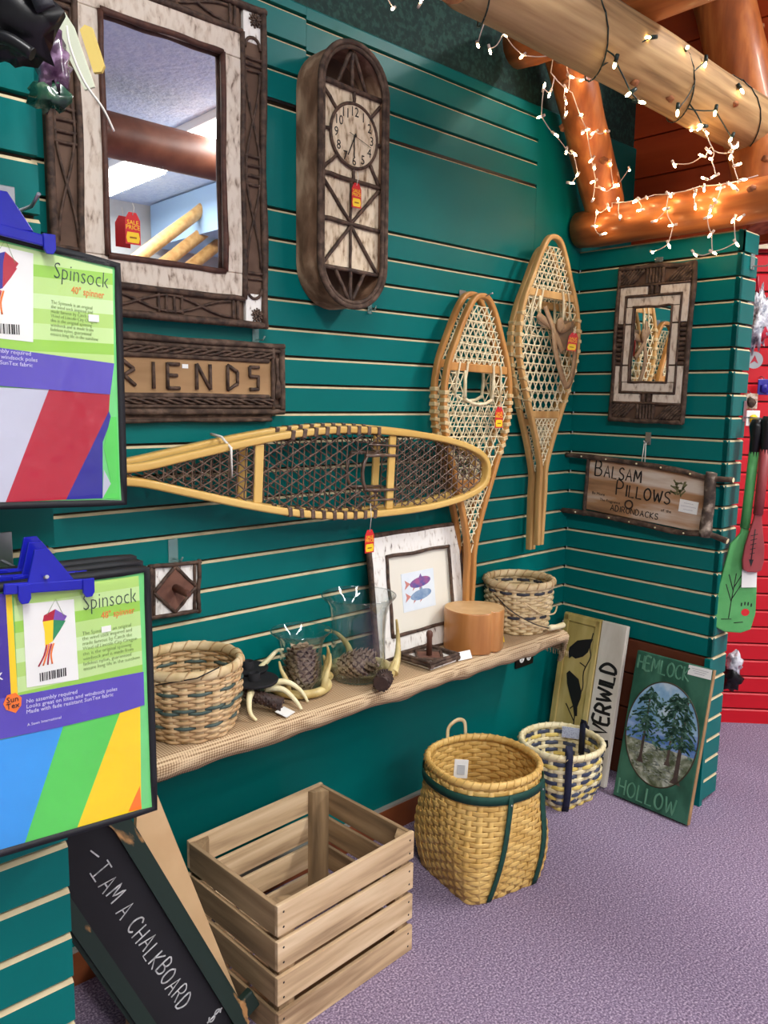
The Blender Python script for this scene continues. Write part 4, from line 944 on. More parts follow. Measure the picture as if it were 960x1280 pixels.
# ================================================================== ON THE FLOOR
# ---- apple crate
t = thing('wooden_crate', 'weathered slatted wooden apple crate standing open on the carpet', 'crate', (-1.531, -0.296, 0), (0, 0, 0.048))
LX, LY, HC = 0.440, 0.367, 0.33
for k in range(4):
    z = 0.036+k*0.0855+(0.004 if k else 0); h = 0.0705+random.uniform(-.003, .003)
    for s in (-1, 1):
        b = MB().box((random.uniform(-.002, .002), s*(LY/2-0.0055), z), (LX, 0.011, h)).build('side_slat', CRATE, t, 0.0015)
        mb = MB()
        for ex in (-1, 1):
            for dz in (-0.018, 0.018): mb.blob((ex*(LX/2-0.016), s*LY/2, z+dz), (0.0028, 0.0012, 0.0028), 6, 4)
        mb.build('nail_heads', INK, b)
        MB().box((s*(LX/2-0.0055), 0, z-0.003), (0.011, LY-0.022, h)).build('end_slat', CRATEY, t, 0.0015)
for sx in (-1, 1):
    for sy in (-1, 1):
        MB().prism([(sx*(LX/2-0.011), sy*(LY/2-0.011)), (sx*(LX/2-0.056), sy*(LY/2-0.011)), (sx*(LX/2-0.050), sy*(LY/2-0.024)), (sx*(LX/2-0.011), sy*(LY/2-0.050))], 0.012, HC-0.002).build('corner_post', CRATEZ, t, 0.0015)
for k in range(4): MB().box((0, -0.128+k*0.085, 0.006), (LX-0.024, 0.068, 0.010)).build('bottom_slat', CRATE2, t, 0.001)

# ---- pack basket
def packshape(h0, h1, h2, p0, p1, sx=1.0):
    def f(a, u):
        k = min(1.0, u/0.75); k = k*k*(3-2*k); p = p0+(p1-p0)*k
        h = h0*(1-u)**2+2*h1*u*(1-u)+h2*u*u
        return ov(h*sx, h, p)(a)
    return f
t = thing('pack_basket', 'tall golden splint pack basket with dark green harness straps', 'basket', (-0.895, -0.350, 0), (0, 0, -0.20))
PS = packshape(0.138, 0.190, 0.162, 7.0, 2.25)
basket(t, 0.355, 25, 36, PS, lambda r: SPLINT, SPLINT, SPLINT, 0.0024, 0.0026, 0.012, lacing=44)
def surfband(a0, a1, u, hgt, off, n=60, closed=False):
    P = [((PS(a, u)+off)*math.cos(a), (PS(a, u)+off)*math.sin(a), 0.355*u) for a in [a0+(a1-a0)*i/n for i in range(n if closed else n+1)]]
    mb = MB(); mb.sweep(P, rect(hgt, 0.0025), lambda i: Vector((P[i][0], P[i][1], 0)).normalized(), closed=closed, sm=True); return mb
surfband(0, 2*PI, 0.895, 0.026, 0.0075, 72, True).build('strap_band', STRAPG, t)
for xt, xb in ((-0.030, -0.075), (0.105, 0.088)):
    P = []
    for i in range(19):
        u = 0.93-0.92*i/18; x = xt+(xb-xt)*i/18; a = -PI/2
        for _ in range(12): a = -math.acos(max(-1, min(1, x/PS(a, u))))
        P.append(((PS(a, u)+0.0085)*math.cos(a), (PS(a, u)+0.0085)*math.sin(a), 0.355*u+0.001))
    mb = MB(); mb.sweep(P, rect(0.019, 0.0025), lambda i: Vector((0.1, -1, 0.05))); s_ = mb.build('shoulder_strap', STRAPG, t)
    mb = MB(); mb.blob((P[1][0], P[1][1]-0.003, P[1][2]-0.012), (0.0035, 0.002, 0.0035), 8, 5); mb.build('rivet', METAL, s_)
mb = MB(); hp = Vector((0.025, 0.166, 0.35)); mb.sweep(crom([hp+Vector((-0.038, -0.006, 0)), hp+Vector((-0.034, 0, 0.045)), hp+Vector((0, 0, 0.066)), hp+Vector((0.034, 0.006, 0.05)), hp+Vector((0.04, 0.006, 0))], 6), rect(0.012, 0.003), Vector((0.1, -1, 0.1))); mb.build('carry_handle', RATTANL, t)
MB().box((-0.112, -0.040, 0.372), (0.040, 0.002, 0.056), Euler((0, 0.05, -0.55)).to_matrix()).build('price_card', WHITE, t)
MB().box((-0.1127, -0.0412, 0.370), (0.022, 0.002, 0.030), Euler((0, 0.05, -0.55)).to_matrix()).build('card_print', mat('card_print_grey', S(186, 190, 194), rough=0.7), t)

# ---- small striped basket
t = thing('splint_basket', 'small cream and navy striped splint basket with navy straps', 'basket', (-0.315, -0.236, 0), (0, 0, -0.12))
PS2 = packshape(0.092, 0.140, 0.142, 6.0, 2.2, 1.0)
SM = {2: NAVYS, 3: SPLINTY, 4: NAVYS, 5: SPLINTC, 7: NAVYS, 9: NAVYS, 11: SPLINTY, 12: NAVYS}
basket(t, 0.205, 14, 26, PS2, lambda r: SM.get(r, SPLINTC if r % 3 else SPLINTY), SPLINTC, SPLINTC, 0.0036, 0.0036, 0.0125, lacing=30)
for a in (math.radians(232), math.radians(5)):
    P = [((PS2(a, u)+0.009)*math.cos(a), (PS2(a, u)+0.009)*math.sin(a), 0.205*u) for u in [0.0, 0.15, 0.3, 0.45, 0.6, 0.75, 0.9, 1.0]]
    r1 = PS2(a, 1); P += [((r1+0.012)*math.cos(a), (r1+0.012)*math.sin(a), 0.222), (r1*math.cos(a), r1*math.sin(a), 0.232), ((r1-0.008)*math.cos(a), (r1-0.008)*math.sin(a), 0.250), ((r1-0.012)*math.cos(a), (r1-0.012)*math.sin(a), 0.232), ((r1-0.014)*math.cos(a), (r1-0.014)*math.sin(a), 0.12)]
    mb = MB(); mb.sweep(P, rect(0.024, 0.0028), Vector((math.cos(a), math.sin(a), 0.3))); mb.build('strap', STRAPN, t)
MB().box((0.112, 0.050, 0.192), (0.068, 0.003, 0.044), Euler((0.1, 0, -0.95)).to_matrix()).build('price_card', mat('pale_blue_card', S(196, 204, 226), S(160, 168, 200), rough=0.7, scale=200, lo=.5, hi=.6), t)

# ---- raven sign
t = thing('raven_sign', 'tall yellow and white wooden sign with two ravens reading FOREVERWILD', 'sign', (-0.135, -0.190, 0.002), (PI/2-0.16, 0.0, -PI/2))
YEL = mat('ochre_wash', S(150, 130, 66), S(214, 194, 130), c3=S(186, 164, 96), rough=0.6, scale=9, stretch=(1, 0.35, 1), lo=.3, hi=.68, detail=8)
WSH = mat('white_wash', S(196, 188, 172), S(228, 222, 210), rough=0.7, scale=10, stretch=(1, .3, 1))
MB().box((-0.055, 0.305, 0.010), (0.165, 0.61, 0.020)).build('raven_board', YEL, t, 0.003)
MB().box((0.084, 0.305, 0.011), (0.106, 0.61, 0.022)).build('lettered_board', WSH, t, 0.003)
for x, y, dx, dy in ((-0.124, 0.305, 0.024, 0.605), (-0.055, 0.592, 0.16, 0.026), (0.018, 0.305, 0.022, 0.605)):
    MB().box((x, y, 0.023), (dx, dy, 0.008)).build('moulding', YEL, t, 0.003)
RV1 = [(.0014, .532), (-.028, .5235), (-.063, .511), (-.0786, .494), (-.094, .477), (-.096, .458), (-.088, .434), (-.078, .446), (-.061, .440), (-.031, .455), (-.0115, .477), (-.006, .502)]
RV2 = [(-.0906, .375), (-.080, .388), (-.0657, .381), (-.0354, .366), (-.0142, .319), (-.0152, .294), (-.0234, .26), (-.0188, .226), (-.03, .222), (-.042, .26), (-.061, .294), (-.081, .336)]
rm_ = MB().prism(RV1, 0.020, 0.0225).build('painted_raven', INK, t); rm_2 = MB().prism(RV2, 0.020, 0.0225).build('painted_raven', INK, t)
for P in ([(0.0, 0.555), (-0.006, 0.50), (0.002, 0.46), (-0.018, 0.40), (-0.012, 0.34), (-0.024, 0.30), (-0.030, 0.24), (-0.026, 0.10)], [(-0.012, 0.42), (-0.04, 0.43)], [(-0.022, 0.28), (-0.055, 0.245)], [(-0.028, 0.20), (-0.075, 0.26)]):
    mb = MB(); mb.sweep(crom([(x, y, 0.0206) for x, y in P], 4), rect(0.004, 0.001), Vector((0, 0, 1))); mb.build('painted_branch', INK, t)
mb = MB(); strokes(mb, 'FOREVERWILD', 0.020, -0.116, 0.062, 0.0115, 0.0228, 0.80, gap=0.22, M=Matrix.Rotation(PI/2, 3, 'Z'), jit=0.04); mb.build('lettering', INK, t)

# ---- hemlock hollow painting
t = thing('carved_painting', 'green carved plaque with painted hemlock trees reading HEMLOCK HOLLOW', 'painting', (-0.158, -0.518, 0.004), (PI/2-0.21, 0.0, -PI/2))
PG = mat('carved_green_board', S(26, 70, 54), S(58, 110, 88), c3=S(40, 90, 70), rough=0.55, scale=16, stretch=(1, .4, 1), bump=0.4)
bd = MB().box((0, 0.268, 0.010), (0.284, 0.536, 0.020)).build('board', PG, t, 0.003)
MB().box((0.1425, 0.268, 0.010), (0.003, 0.534, 0.018)).build('board_edge', SIGNW, t)
E0 = lambda a: (0.134*math.cos(a), 0.268+0.184*math.sin(a))
def ell(y0, y1, n=30):
    P = [E0(2*PI*i/80) for i in range(80)]; P = [(x, min(max(y, y0), y1)) for x, y in P]; out = []
    for p_ in P:
        if not out or (abs(p_[0]-out[-1][0])+abs(p_[1]-out[-1][1])) > 1e-5: out.append(p_)
    return out
SKY = mat('painted_sky', S(110, 156, 196), S(196, 214, 226), c3=S(146, 184, 212), rough=0.6, scale=14)
LAKE = mat('painted_lake', S(70, 110, 176), S(150, 176, 214), c3=S(104, 140, 196), rough=0.6, scale=18, stretch=(.5, 2, 1))
GRD = mat('painted_ground', S(70, 80, 52), S(186, 190, 176), c3=S(124, 132, 108), rough=0.6, scale=30)
MB().prism(ell(0.27, 1), 0.020, 0.0206).build('painted_sky', SKY, bd); MB().prism(ell(0.205, 0.30), 0.020, 0.0209).build('painted_lake', LAKE, bd); MB().prism(ell(0, 0.225), 0.020, 0.0212).build('painted_ground', GRD, bd)
mb = MB()
for i in range(160):
    a = random.uniform(0, 2*PI); r = random.random()**.5; x = 0.112*r*math.cos(a); y = 0.165+0.06*r*math.sin(a)
    if ((x/0.130)**2+((y-0.268)/0.180)**2) < 1: mb.box((x, y, 0.0214), (random.uniform(.006, .02), .003, .0006), rotz(random.uniform(-.4, .4)))
mb.build('painted_rocks', mat('painted_rock', S(150, 158, 150), S(60, 66, 44), rough=.6, scale=60), bd)
TRK = mat('painted_trunk', S(62, 50, 46), S(84, 70, 62), rough=.6, scale=40); FOL = mat('painted_needles', S(30, 62, 50), S(96, 136, 118), c3=S(52, 92, 76), rough=.6, scale=70)
for x, y0, w_, h in ((-0.062, 0.150, 0.0075, 0.24), (0.038, 0.170, 0.0065, 0.22), (0.076, 0.118, 0.011, 0.30)):
    MB().prism([(x-w_*1.7, y0), (x-w_*.7, y0+.02), (x-w_*.35, y0+h), (x+w_*.35, y0+h), (x+w_*.8, y0+.02), (x+w_*1.9, y0)], 0.0214, 0.0222).build('painted_trunk', TRK, bd)
    mb = MB()
    for i in range(190):
        yy = y0+h*random.uniform(.40, 1.12); dx = random.gauss(0, .034)*(1.15-0.3*(yy-y0)/h); xx = x+dx
        if ((xx/0.130)**2+((yy-0.268)/0.180)**2) < 1: mb.box((xx, yy-abs(dx)*.5, 0.0224), (random.uniform(.010, .024), .0055, .0007), rotz((-.6 if dx > 0 else .6)+random.uniform(-.4, .4)))
    mb.build('painted_foliage', FOL, bd)
mb = MB(); mb.sweep([(*E0(2*PI*i/60), 0.0212) for i in range(60)], rect(0.004, 0.003), Vector((0, 0, 1)), closed=True); mb.build('carved_rim', mat('rim_brown', S(60, 52, 36), rough=.7), bd)
CARV = mat('carved_letter', S(74, 128, 102), S(98, 150, 122), rough=.6, scale=30)
mb = MB(); strokes(mb, 'HEMLOCK', -0.130, 0.474, 0.048, 0.0055, 0.0208, 0.70, gap=0.20, th=0.003); mb.build('lettering', CARV, bd)
mb = MB(); strokes(mb, 'HOLLOW', -0.125, 0.014, 0.054, 0.0055, 0.0208, 0.76, gap=0.26, th=0.003); mb.build('lettering', CARV, bd)
MB().box((0.098, 0.517, 0.0216), (0.082, 0.034, 0.0012), rotz(0.02)).build('price_card', WHITE, t)
mb = MB()
for i in range(3): mb.box((0.098, 0.524-i*0.007, 0.0224), (0.06-0.012*i, 0.0012, 0.0003))
mb.build('card_print', MATS['faint_ink'], t)

# ---- chalkboard and the tan panel behind it
t = thing('tan_panel', 'plain tan tapered board behind the chalkboard', 'board', (0, -0.392, 0.0), (PI/2-0.01, 0, 0))
MB().prism([(-2.06, 0.004), (-1.762, 0.004), (-1.976, 0.655), (-2.01, 0.655)], 0.0, 0.012).build('panel', TAN, t)
t = thing('chalkboard', 'narrow arched chalkboard in a chipped dark green frame leaning sideways', 'chalkboard', (-1.882, -0.425, 0.045), (PI/2-0.02, -0.428, 0))
def arch(hw, y0, y1, n=16): return [(hw, y0)]+[(hw*math.cos(PI*i/n), y1-hw+hw*math.sin(PI*i/n)) for i in range(n+1)]+[(-hw, y0)]
MB().prism(arch(0.062, 0.0, 0.655), 0.004, 0.012).build('slate', BOARDK, t)
MB().ring(arch(0.089, -0.03, 0.690), arch(0.060, 0.0, 0.652), 0.0, 0.022).build('frame', FRAMEG, t)
MB().ring(arch(0.097, -0.03, 0.698), arch(0.088, -0.029, 0.689), -0.012, 0.010).build('frame_edge', FRAMEG, t)
MB().box((0.105, 0.0, 0.006), (0.045, 0.05, 0.02)).build('foot', FRAMEG, t, 0.004)
R90 = Matrix.Rotation(-PI/2, 3, 'Z')
xx = -0.545
for word, h in (('I', 0.036), ('AM', 0.034), ('A', 0.034), ('CHALKBOARD', 0.034), ('$', 0.034)):
    if word == '$': xx = -0.062
    mb = MB(); xx = strokes(mb, word, xx, 0.020 if word == '$' else -0.012, h, 0.0026, 0.0128, 0.80, gap=0.34, M=R90, jit=0.08)+0.016
    if word == 'I': mb.box((-0.012, 0.541, 0.0128), (0.0024, 0.024, 0.0012)); mb.box((0.024, 0.541, 0.0128), (0.0024, 0.020, 0.0012))
    mb.build('chalk_word', CHALK, t)
mb = MB(); mb.box((0.012, 0.580, 0.0128), (0.0026, 0.024, 0.0012), rotz(0.25)); mb.build('chalk_mark', CHALK, t)

# ================================================================== HANGING ON THE NEAR PARTITION
CARDG = striped('green_striped_card', [(0, S(186, 222, 130)), (0.22, S(150, 206, 70)), (0.38, S(196, 228, 150)), (0.60, S(176, 216, 110)), (0.80, S(206, 234, 170))], 11.0)
def plain(name, c, coat=0.3, rough=0.45, bump=0.5): return mat(name, c, tuple(min(1, v*1.12) for v in c), rough=rough, scale=7, coat=coat, bump=bump, bscale=9, bdist=0.01)
PUR = plain('purple_print', S(84, 70, 176)); PURD = plain('deep_purple_print', S(60, 44, 150)); PBLUE = plain('sky_blue_cloth', S(52, 150, 226)); PGREEN = plain('bright_green_cloth', S(84, 200, 84)); PYEL = plain('yellow_cloth', S(246, 206, 16))
PORA = plain('orange_cloth', S(246, 120, 28)); PRED = plain('red_cloth', S(172, 12, 44)); PWHT = plain('white_cloth', S(186, 188, 204)); PNAV = plain('royal_blue_cloth', S(34, 30, 140)); PMINT = plain('mint_lining', S(110, 206, 122)); TRIM = mat('black_binding', S(22, 24, 28), rough=.6)
PURK = plain('violet_kite', S(120, 80, 170)); ORTX = mat('orange_ink', S(236, 130, 60), rough=.5); PALE = mat('pale_ink', S(210, 206, 236), rough=.5)
def pouch(t, outer, deep=0.012, z=0.0):
    b = MB().prism(outer, z-deep, z).build('pouch', PMINT, t)
    P = [(x, y, z-deep/2) for x, y in outer]; mb = MB(); n = len(P); Q = []
    for i in range(n):
        a, c = Vector(P[i]), Vector(P[(i+1) % n])
        for k in range(8): Q.append(a.lerp(c, k/8)+Vector((noise.noise((i, k, 1)), noise.noise((i, k, 4)), 0))*0.0015)
    mb.sweep(Q, rect(0.009, deep+0.006), Vector((0, 0, 1)), closed=True); mb.build('binding', TRIM, t); return b
def hanger(t, pts, z):
    (x0, y0), (x1, y1), pk, (p1, p2) = pts
    d = Vector((x1-x0, y1-y0, 0)); M = rotz(math.atan2(d.y, d.x))
    h = MB().box(((x0+x1)/2, (y0+y1)/2, z), (d.length, 0.014, 0.005), M).build('hanger_bar', BLUEP, t, 0.002)
    MB().prism([((x0+x1)/2-0.028, (y0+y1)/2+0.004), (pk[0]-0.010, pk[1]), (pk[0]+0.006, pk[1]), ((x0+x1)/2+0.030, (y0+y1)/2+0.004)], z-0.002, z+0.002).build('hanger_hook', BLUEP, h, 0.001)
    for c in (p1, p2): MB().prism([(c[0]-0.0075, c[1]+0.022), (c[0]+0.0075, c[1]+0.022), (c[0]+0.0075, c[1]+0.004), (c[0]+0.004, c[1]-0.002), (c[0]-0.004, c[1]-0.002), (c[0]-0.0075, c[1]+0.004)], z, z+0.005).build('clip', BLUEP, h, 0.001)
def layer(t, name, pts, z, m): return MB().prism(pts, z-0.0004, z).build(name, m, t)
def barcode(t, x0, x1, y0, y1, z):
    mb = MB(); x = x0
    while x < x1:
        w_ = random.choice((.0006, .0012, .0018)); mb.box((x+w_/2, (y0+y1)/2, z), (w_, y1-y0, .0003)); x += w_+random.choice((.0006, .001, .0014))
    mb.build('barcode', INK, t)
def kite(t, cx, cy, s, z, c):
    for nm, P, m in (('kite_panel', [(-.012, .012), (.003, .018), (.0, .004), (-.014, .004)], c[0]), ('kite_panel', [(.003, .018), (.018, .006), (.014, 0), (0, .004)], c[1]), ('kite_panel', [(-.014, .004), (0, .004), (-.002, -.025), (-.012, -.03), (-.012, -.01)], c[2]), ('kite_panel', [(0, .004), (.016, 0), (.008, -.012), (-.002, -.025)], c[3])):
        layer(t, nm, [(cx+x*s, cy+y*s) for x, y in P], z, m)
    for k in range(4):
        mb = MB(); mb.sweep(crom([(cx+(-.010+k*.003)*s, cy-.028*s, z), (cx+(-.014+k*.003)*s, cy-.042*s, z), (cx+(-.022+k*.006)*s, cy-.056*s, z)], 3), rect(.002*s, .0004), Vector((0, 0, 1))); mb.build('kite_tail', (PRED, PORA)[k % 2], t)
    mb = MB(); mb.sweep([(cx-.008*s, cy+.012*s, z), (cx+.004*s, cy+.032*s, z), (cx+.014*s, cy+.006*s, z)], rect(.0006, .0003), Vector((0, 0, 1))); mb.build('kite_bridle', GREYI, t)
def film(t, outer, seed):
    xs = [p_[0] for p_ in outer]; ys = [p_[1] for p_ in outer]; x0, x1, y0, y1 = min(xs)+.012, max(xs)-.012, min(ys)+.014, max(ys)-.012; n = 46; mb = MB()
    for i in range(n+1):
        for j in range(n+1):
            x = x0+(x1-x0)*i/n; y = y0+(y1-y0)*j/n; e = min(i, n-i, j, n-j)/n
            f = 0.0042*noise.noise((x*22+seed, y*9, seed))+0.0030*abs(noise.noise((x*30+y*46, y*16-x*30, seed+3)))+0.0016*noise.noise((x*70, y*60, seed+6))
            mb.v.append((x, y, 0.0045+f*min(1, e*7)))
    for i in range(n):
        for j in range(n): a = i*(n+1)+j; mb.face((a, a+n+1, a+n+2, a+1), 0, True)
    mb.build('clear_film', FILM, t)
PARA = 'The Spinsock is an original\nthe wind sock inspired and\nmade famous by Catch the\nWind of Lincoln City Oregon\nthis is the original spinning\nwindsock and is made from\nfadeless nylon, guaranteed\nensure long life in the sunshine'
# lower package
t = thing('windsock_package', 'Spinsock package with sky blue, green and yellow cloth on blue hanger', 'package', (-2.175, -0.80, 0.845), MAIN)
pouch(t, [(-0.285, 0.020), (0.002, 0.0), (0.000, 0.349), (-0.275, 0.353)])
layer(t, 'cloth_panel', [(-0.280, 0.165), (-0.121, 0.158), (-0.176, 0.016), (-0.282, 0.022)], 0.0008, PBLUE); layer(t, 'cloth_panel', [(-0.121, 0.158), (-0.044, 0.156), (-0.109, 0.011), (-0.176, 0.016)], 0.0008, PGREEN)
layer(t, 'cloth_panel', [(-0.044, 0.156), (-0.015, 0.157), (-0.018, 0.006), (-0.109, 0.011)], 0.0008, PYEL); layer(t, 'cloth_panel', [(-0.019, 0.041), (-0.0175, 0.006), (-0.037, 0.009)], 0.0012, PORA)
cd = layer(t, 'header_card', [(-0.175, 0.210), (-0.010, 0.203), (-0.012, 0.342), (-0.174, 0.345)], 0.0012, CARDG)
layer(t, 'purple_panel', [(-0.270, 0.170), (-0.183, 0.165), (-0.183, 0.345), (-0.270, 0.347)], 0.0012, PURD); layer(t, 'yellow_stripe', [(-0.183, 0.20), (-0.175, 0.20), (-0.176, 0.345), (-0.183, 0.345)], 0.0014, PYEL)
layer(t, 'purple_band', [(-0.200, 0.163), (-0.121, 0.158), (-0.044, 0.156), (-0.009, 0.158), (-0.009, 0.206), (-0.170, 0.213), (-0.200, 0.215)], 0.0018, PUR)
ph = layer(t, 'photo_panel', [(-0.164, 0.221), (-0.099, 0.216), (-0.101, 0.324), (-0.164, 0.328)], 0.0018, WHITE)
kite(ph, -0.128, 0.298, 0.95, 0.0023, (PRED, PURK, PYEL, mat('kite_green', S(40, 140, 90), rough=.5))); barcode(ph, -0.148, -0.115, 0.225, 0.236, 0.0022)
text('lettering', 'Spinsock', 0.030, mat('teal_ink', S(40, 60, 62), rough=.5), cd, (-0.090, 0.307, 0.0016), sx=0.70, rz=-0.01, thin=-0.018); text('lettering', '48" spinner', 0.0135, ORTX, cd, (-0.066, 0.2915, 0.0016), sx=0.75)
text('lettering', PARA, 0.0074, GREYI, cd, (-0.092, 0.274, 0.0016), sx=0.85, rz=-0.005, space=0.92, thin=-0.02)
text('lettering', 'No assembly required\nLooks great on kites and windsock poles\nMade with fade resistant SunTex fabric', 0.0072, PALE, t, (-0.166, 0.201, 0.0022), rz=-0.045, space=0.95); text('lettering', 'A Sewn International', 0.005, PALE, t, (-0.166, 0.171, 0.0022), rz=-0.03)
sn = layer(t, 'suntex_badge', [(-0.193, 0.207), (-0.188, 0.217), (-0.178, 0.218), (-0.171, 0.210), (-0.172, 0.200), (-0.179, 0.192), (-0.190, 0.199)], 0.0026, PORA); text('lettering', 'Sun\nTex', 0.010, INK, sn, (-0.182, 0.207, 0.0030), 'CENTER', space=.8)
text('lettering', 'ck', 0.020, WHITE, t, (-0.208, 0.238, 0.0018), sx=.9); text('lettering', 'en', 0.014, WHITE, t, (-0.206, 0.280, 0.0018))
MB().box((-0.060, 0.277, 0.0024), (0.013, 0.008, 0.0006)).build('price_sticker', WHITE, t)
film(t, [(-0.285, 0.020), (0.002, 0.0), (0.000, 0.349), (-0.275, 0.353)], 2.0)
hanger(t, ((-0.188, 0.352), (-0.078, 0.343), (-0.140, 0.396), ((-0.165, 0.333), (-0.086, 0.329))), 0.010)
for k in (1, 2):
    t2 = thing('windsock_package', ('windsock package just behind the sky blue Spinsock package', 'rearmost windsock package on the lower blue hangers')[k-1], 'package', (-2.175+0.004*k, -0.80+0.028*k, 0.847+0.002*k), MAIN)
    pouch(t2, [(-0.285, 0.020), (0.002, 0.0), (0.000, 0.349), (-0.275, 0.353)])
    hanger(t2, ((-0.188, 0.352), (-0.078, 0.343), (-0.140, 0.396), ((-0.165, 0.333), (-0.086, 0.329))), 0.006)
hook((-2.315, -0.651, 1.215), MAIN, 'metal slatwall hook carrying the lower wind sock packages', METAL, (0.028, 0.05), 0.17)
# upper package
t = thing('windsock_package', 'Spinsock package with white, red and royal blue cloth on blue hanger', 'package', (-2.204, -0.76, 1.280), MAIN)
pouch(t, [(-0.270, 0.018), (0.018, 0.003), (0.019, 0.319), (-0.268, 0.352)])
layer(t, 'cloth_panel', [(-0.262, 0.16), (-0.077, 0.155), (-0.136, 0.015), (-0.262, 0.020)], 0.0008, PWHT); layer(t, 'cloth_panel', [(-0.077, 0.155), (0.003, 0.150), (0.001, 0.128), (-0.061, 0.013), (-0.136, 0.015)], 0.0008, PRED)
layer(t, 'cloth_panel', [(0.001, 0.128), (0.004, 0.118), (-0.009, 0.087), (-0.012, 0.011), (-0.061, 0.013)], 0.0008, PNAV); layer(t, 'cloth_panel', [(-0.009, 0.05), (0.0, 0.03), (-0.012, 0.011)], 0.0010, PWHT); layer(t, 'cloth_panel', [(0.003, 0.12), (0.011, 0.12), (0.012, 0.008), (-0.011, 0.011), (0.000, 0.035), (-0.008, 0.08)], 0.0009, PGREEN)
cd = layer(t, 'header_card', [(-0.262, 0.216), (0.010, 0.191), (0.012, 0.313), (-0.262, 0.344)], 0.0012, CARDG)
layer(t, 'purple_band', [(-0.262, 0.166), (-0.077, 0.155), (0.003, 0.150), (0.010, 0.191), (-0.262, 0.216)], 0.0018, PUR)
ph = layer(t, 'photo_panel', [(-0.185, 0.218), (-0.094, 0.213), (-0.089, 0.320), (-0.183, 0.330)], 0.0018, WHITE)
kite(ph, -0.125, 0.300, 1.0, 0.0023, (PNAV, PRED, PNAV, PRED)); barcode(ph, -0.150, -0.110, 0.221, 0.233, 0.0022)
text('lettering', 'Spinsock', 0.029, MATS['teal_ink'], cd, (-0.066, 0.294, 0.0016), sx=0.70, rz=-0.09, thin=-0.018); text('lettering', '40" spinner', 0.013, ORTX, cd, (-0.044, 0.277, 0.0016), sx=0.72, rz=-0.06)
text('lettering', PARA, 0.0066, GREYI, cd, (-0.070, 0.262, 0.0016), sx=0.75, rz=-0.06, space=0.85, thin=-0.02); text('lettering', 'No assembly required\nkites and windsock poles\nresistant SunTex fabric', 0.007, PALE, t, (-0.160, 0.200, 0.0022), rz=-0.06)
MB().box((-0.016, 0.248, 0.0022), (0.014, 0.009, 0.0006)).build('price_sticker', WHITE, t)
film(t, [(-0.270, 0.018), (0.018, 0.003), (0.019, 0.325), (-0.268, 0.335)], 7.0)
hanger(t, ((-0.175, 0.347), (-0.066, 0.334), (-0.125, 0.386), ((-0.155, 0.325), (-0.073, 0.322))), 0.010)
t2 = thing('windsock_package', 'windsock package just behind the red and white one', 'package', (-2.204+0.004, -0.735, 1.283), MAIN)
pouch(t2, [(-0.270, 0.018), (0.018, 0.003), (0.019, 0.319), (-0.268, 0.352)])
hook((-2.290, -0.651, 1.675), MAIN, 'metal slatwall hook carrying the upper wind sock packages', METAL, (0.03, 0.05), 0.13)
# dark blurred goods at the very top
t = thing('black_harness', 'black strapped gear hanging at the top of the near partition', 'gear', (-2.332, -0.85, 1.836), (0, 0, -0.75))
mb = MB(); mb.blob((0.0, 0, -0.005), (0.050, 0.03, 0.045), 16, 10, 0.3, 9, seed=3); mb.build('body', BLACKP, t)
mb = MB(); mb.sweep(crom([(-0.06, -0.02, 0.05), (-0.01, -0.035, 0.042), (0.03, -0.034, 0.02), (0.045, -0.028, -0.01)], 5), rect(0.02, 0.006), Vector((0, -1, 0.2))); mb.build('strap', mat('charcoal_webbing', S(44, 44, 50), rough=.6), t)
mb = MB(); mb.tube(crom([(-0.055, -0.02, -0.085), (-0.03, -0.03, -0.05), (0.0, -0.034, -0.04), (0.03, -0.03, -0.055)], 5), 0.007, 8); mb.build('loop', BLACKP, t)
mb = MB(); mb.blob((0.012, -0.01, 0.045), (0.045, 0.025, 0.03), 12, 8, 0.3, 8, seed=8); mb.build('pouch', BLACKP, t)
t = thing('bagged_goods', 'crinkled clear bag of purple and green goods beside the large mirror', 'bag', (-2.243, -0.72, 1.845), (0, 0, -0.75))
mb = MB(); mb.blob((0, 0, -0.005), (0.022, 0.012, 0.040), 14, 10, 0.4, 12, seed=1); mb.build('goods', mat('purple_goods', S(52, 30, 52), S(150, 120, 150), c3=S(80, 54, 76), rough=.25, scale=60, coat=.8), t)
mb = MB(); mb.blob((-0.004, 0, -0.040), (0.026, 0.012, 0.018), 14, 8, 0.4, 12, seed=5); mb.build('wrapping', mat('green_film', S(24, 60, 44), S(120, 140, 110), c3=S(44, 84, 62), rough=.2, scale=50, coat=.8), t)
t = thing('foam_cards', 'white foam tag and yellow rounded card hanging beside the mirror', 'card', (-2.214, -0.72, 1.862), (PI/2, -0.30, -0.75))
MB().prism([(-0.008, 0.045), (0.004, 0.052), (0.010, 0.03), (0.012, -0.045), (-0.002, -0.045), (-0.012, 0.02)], 0, 0.004).build('white_tag', mat('pale_foam', S(214, 220, 196), rough=.6), t)
MB().prism([(0.014, 0.03), (0.022, 0.034), (0.030, 0.028), (0.030, -0.02), (0.024, -0.026), (0.014, -0.024)], -0.012, -0.006).build('yellow_card', mat('yellow_card', S(222, 196, 110), rough=.5), t)
mb = MB(); mb.tube(crom([(-2.232, -0.74, 1.885), (-2.228, -0.74, 1.860), (-2.212, -0.74, 1.825), (-2.188, -0.74, 1.798), (-2.172, -0.735, 1.775)], 6), 0.0016, 6)
tag(mb.build('white_wire', STRING), 'thin white wire curling in front of the large mirror frame', 'wire')

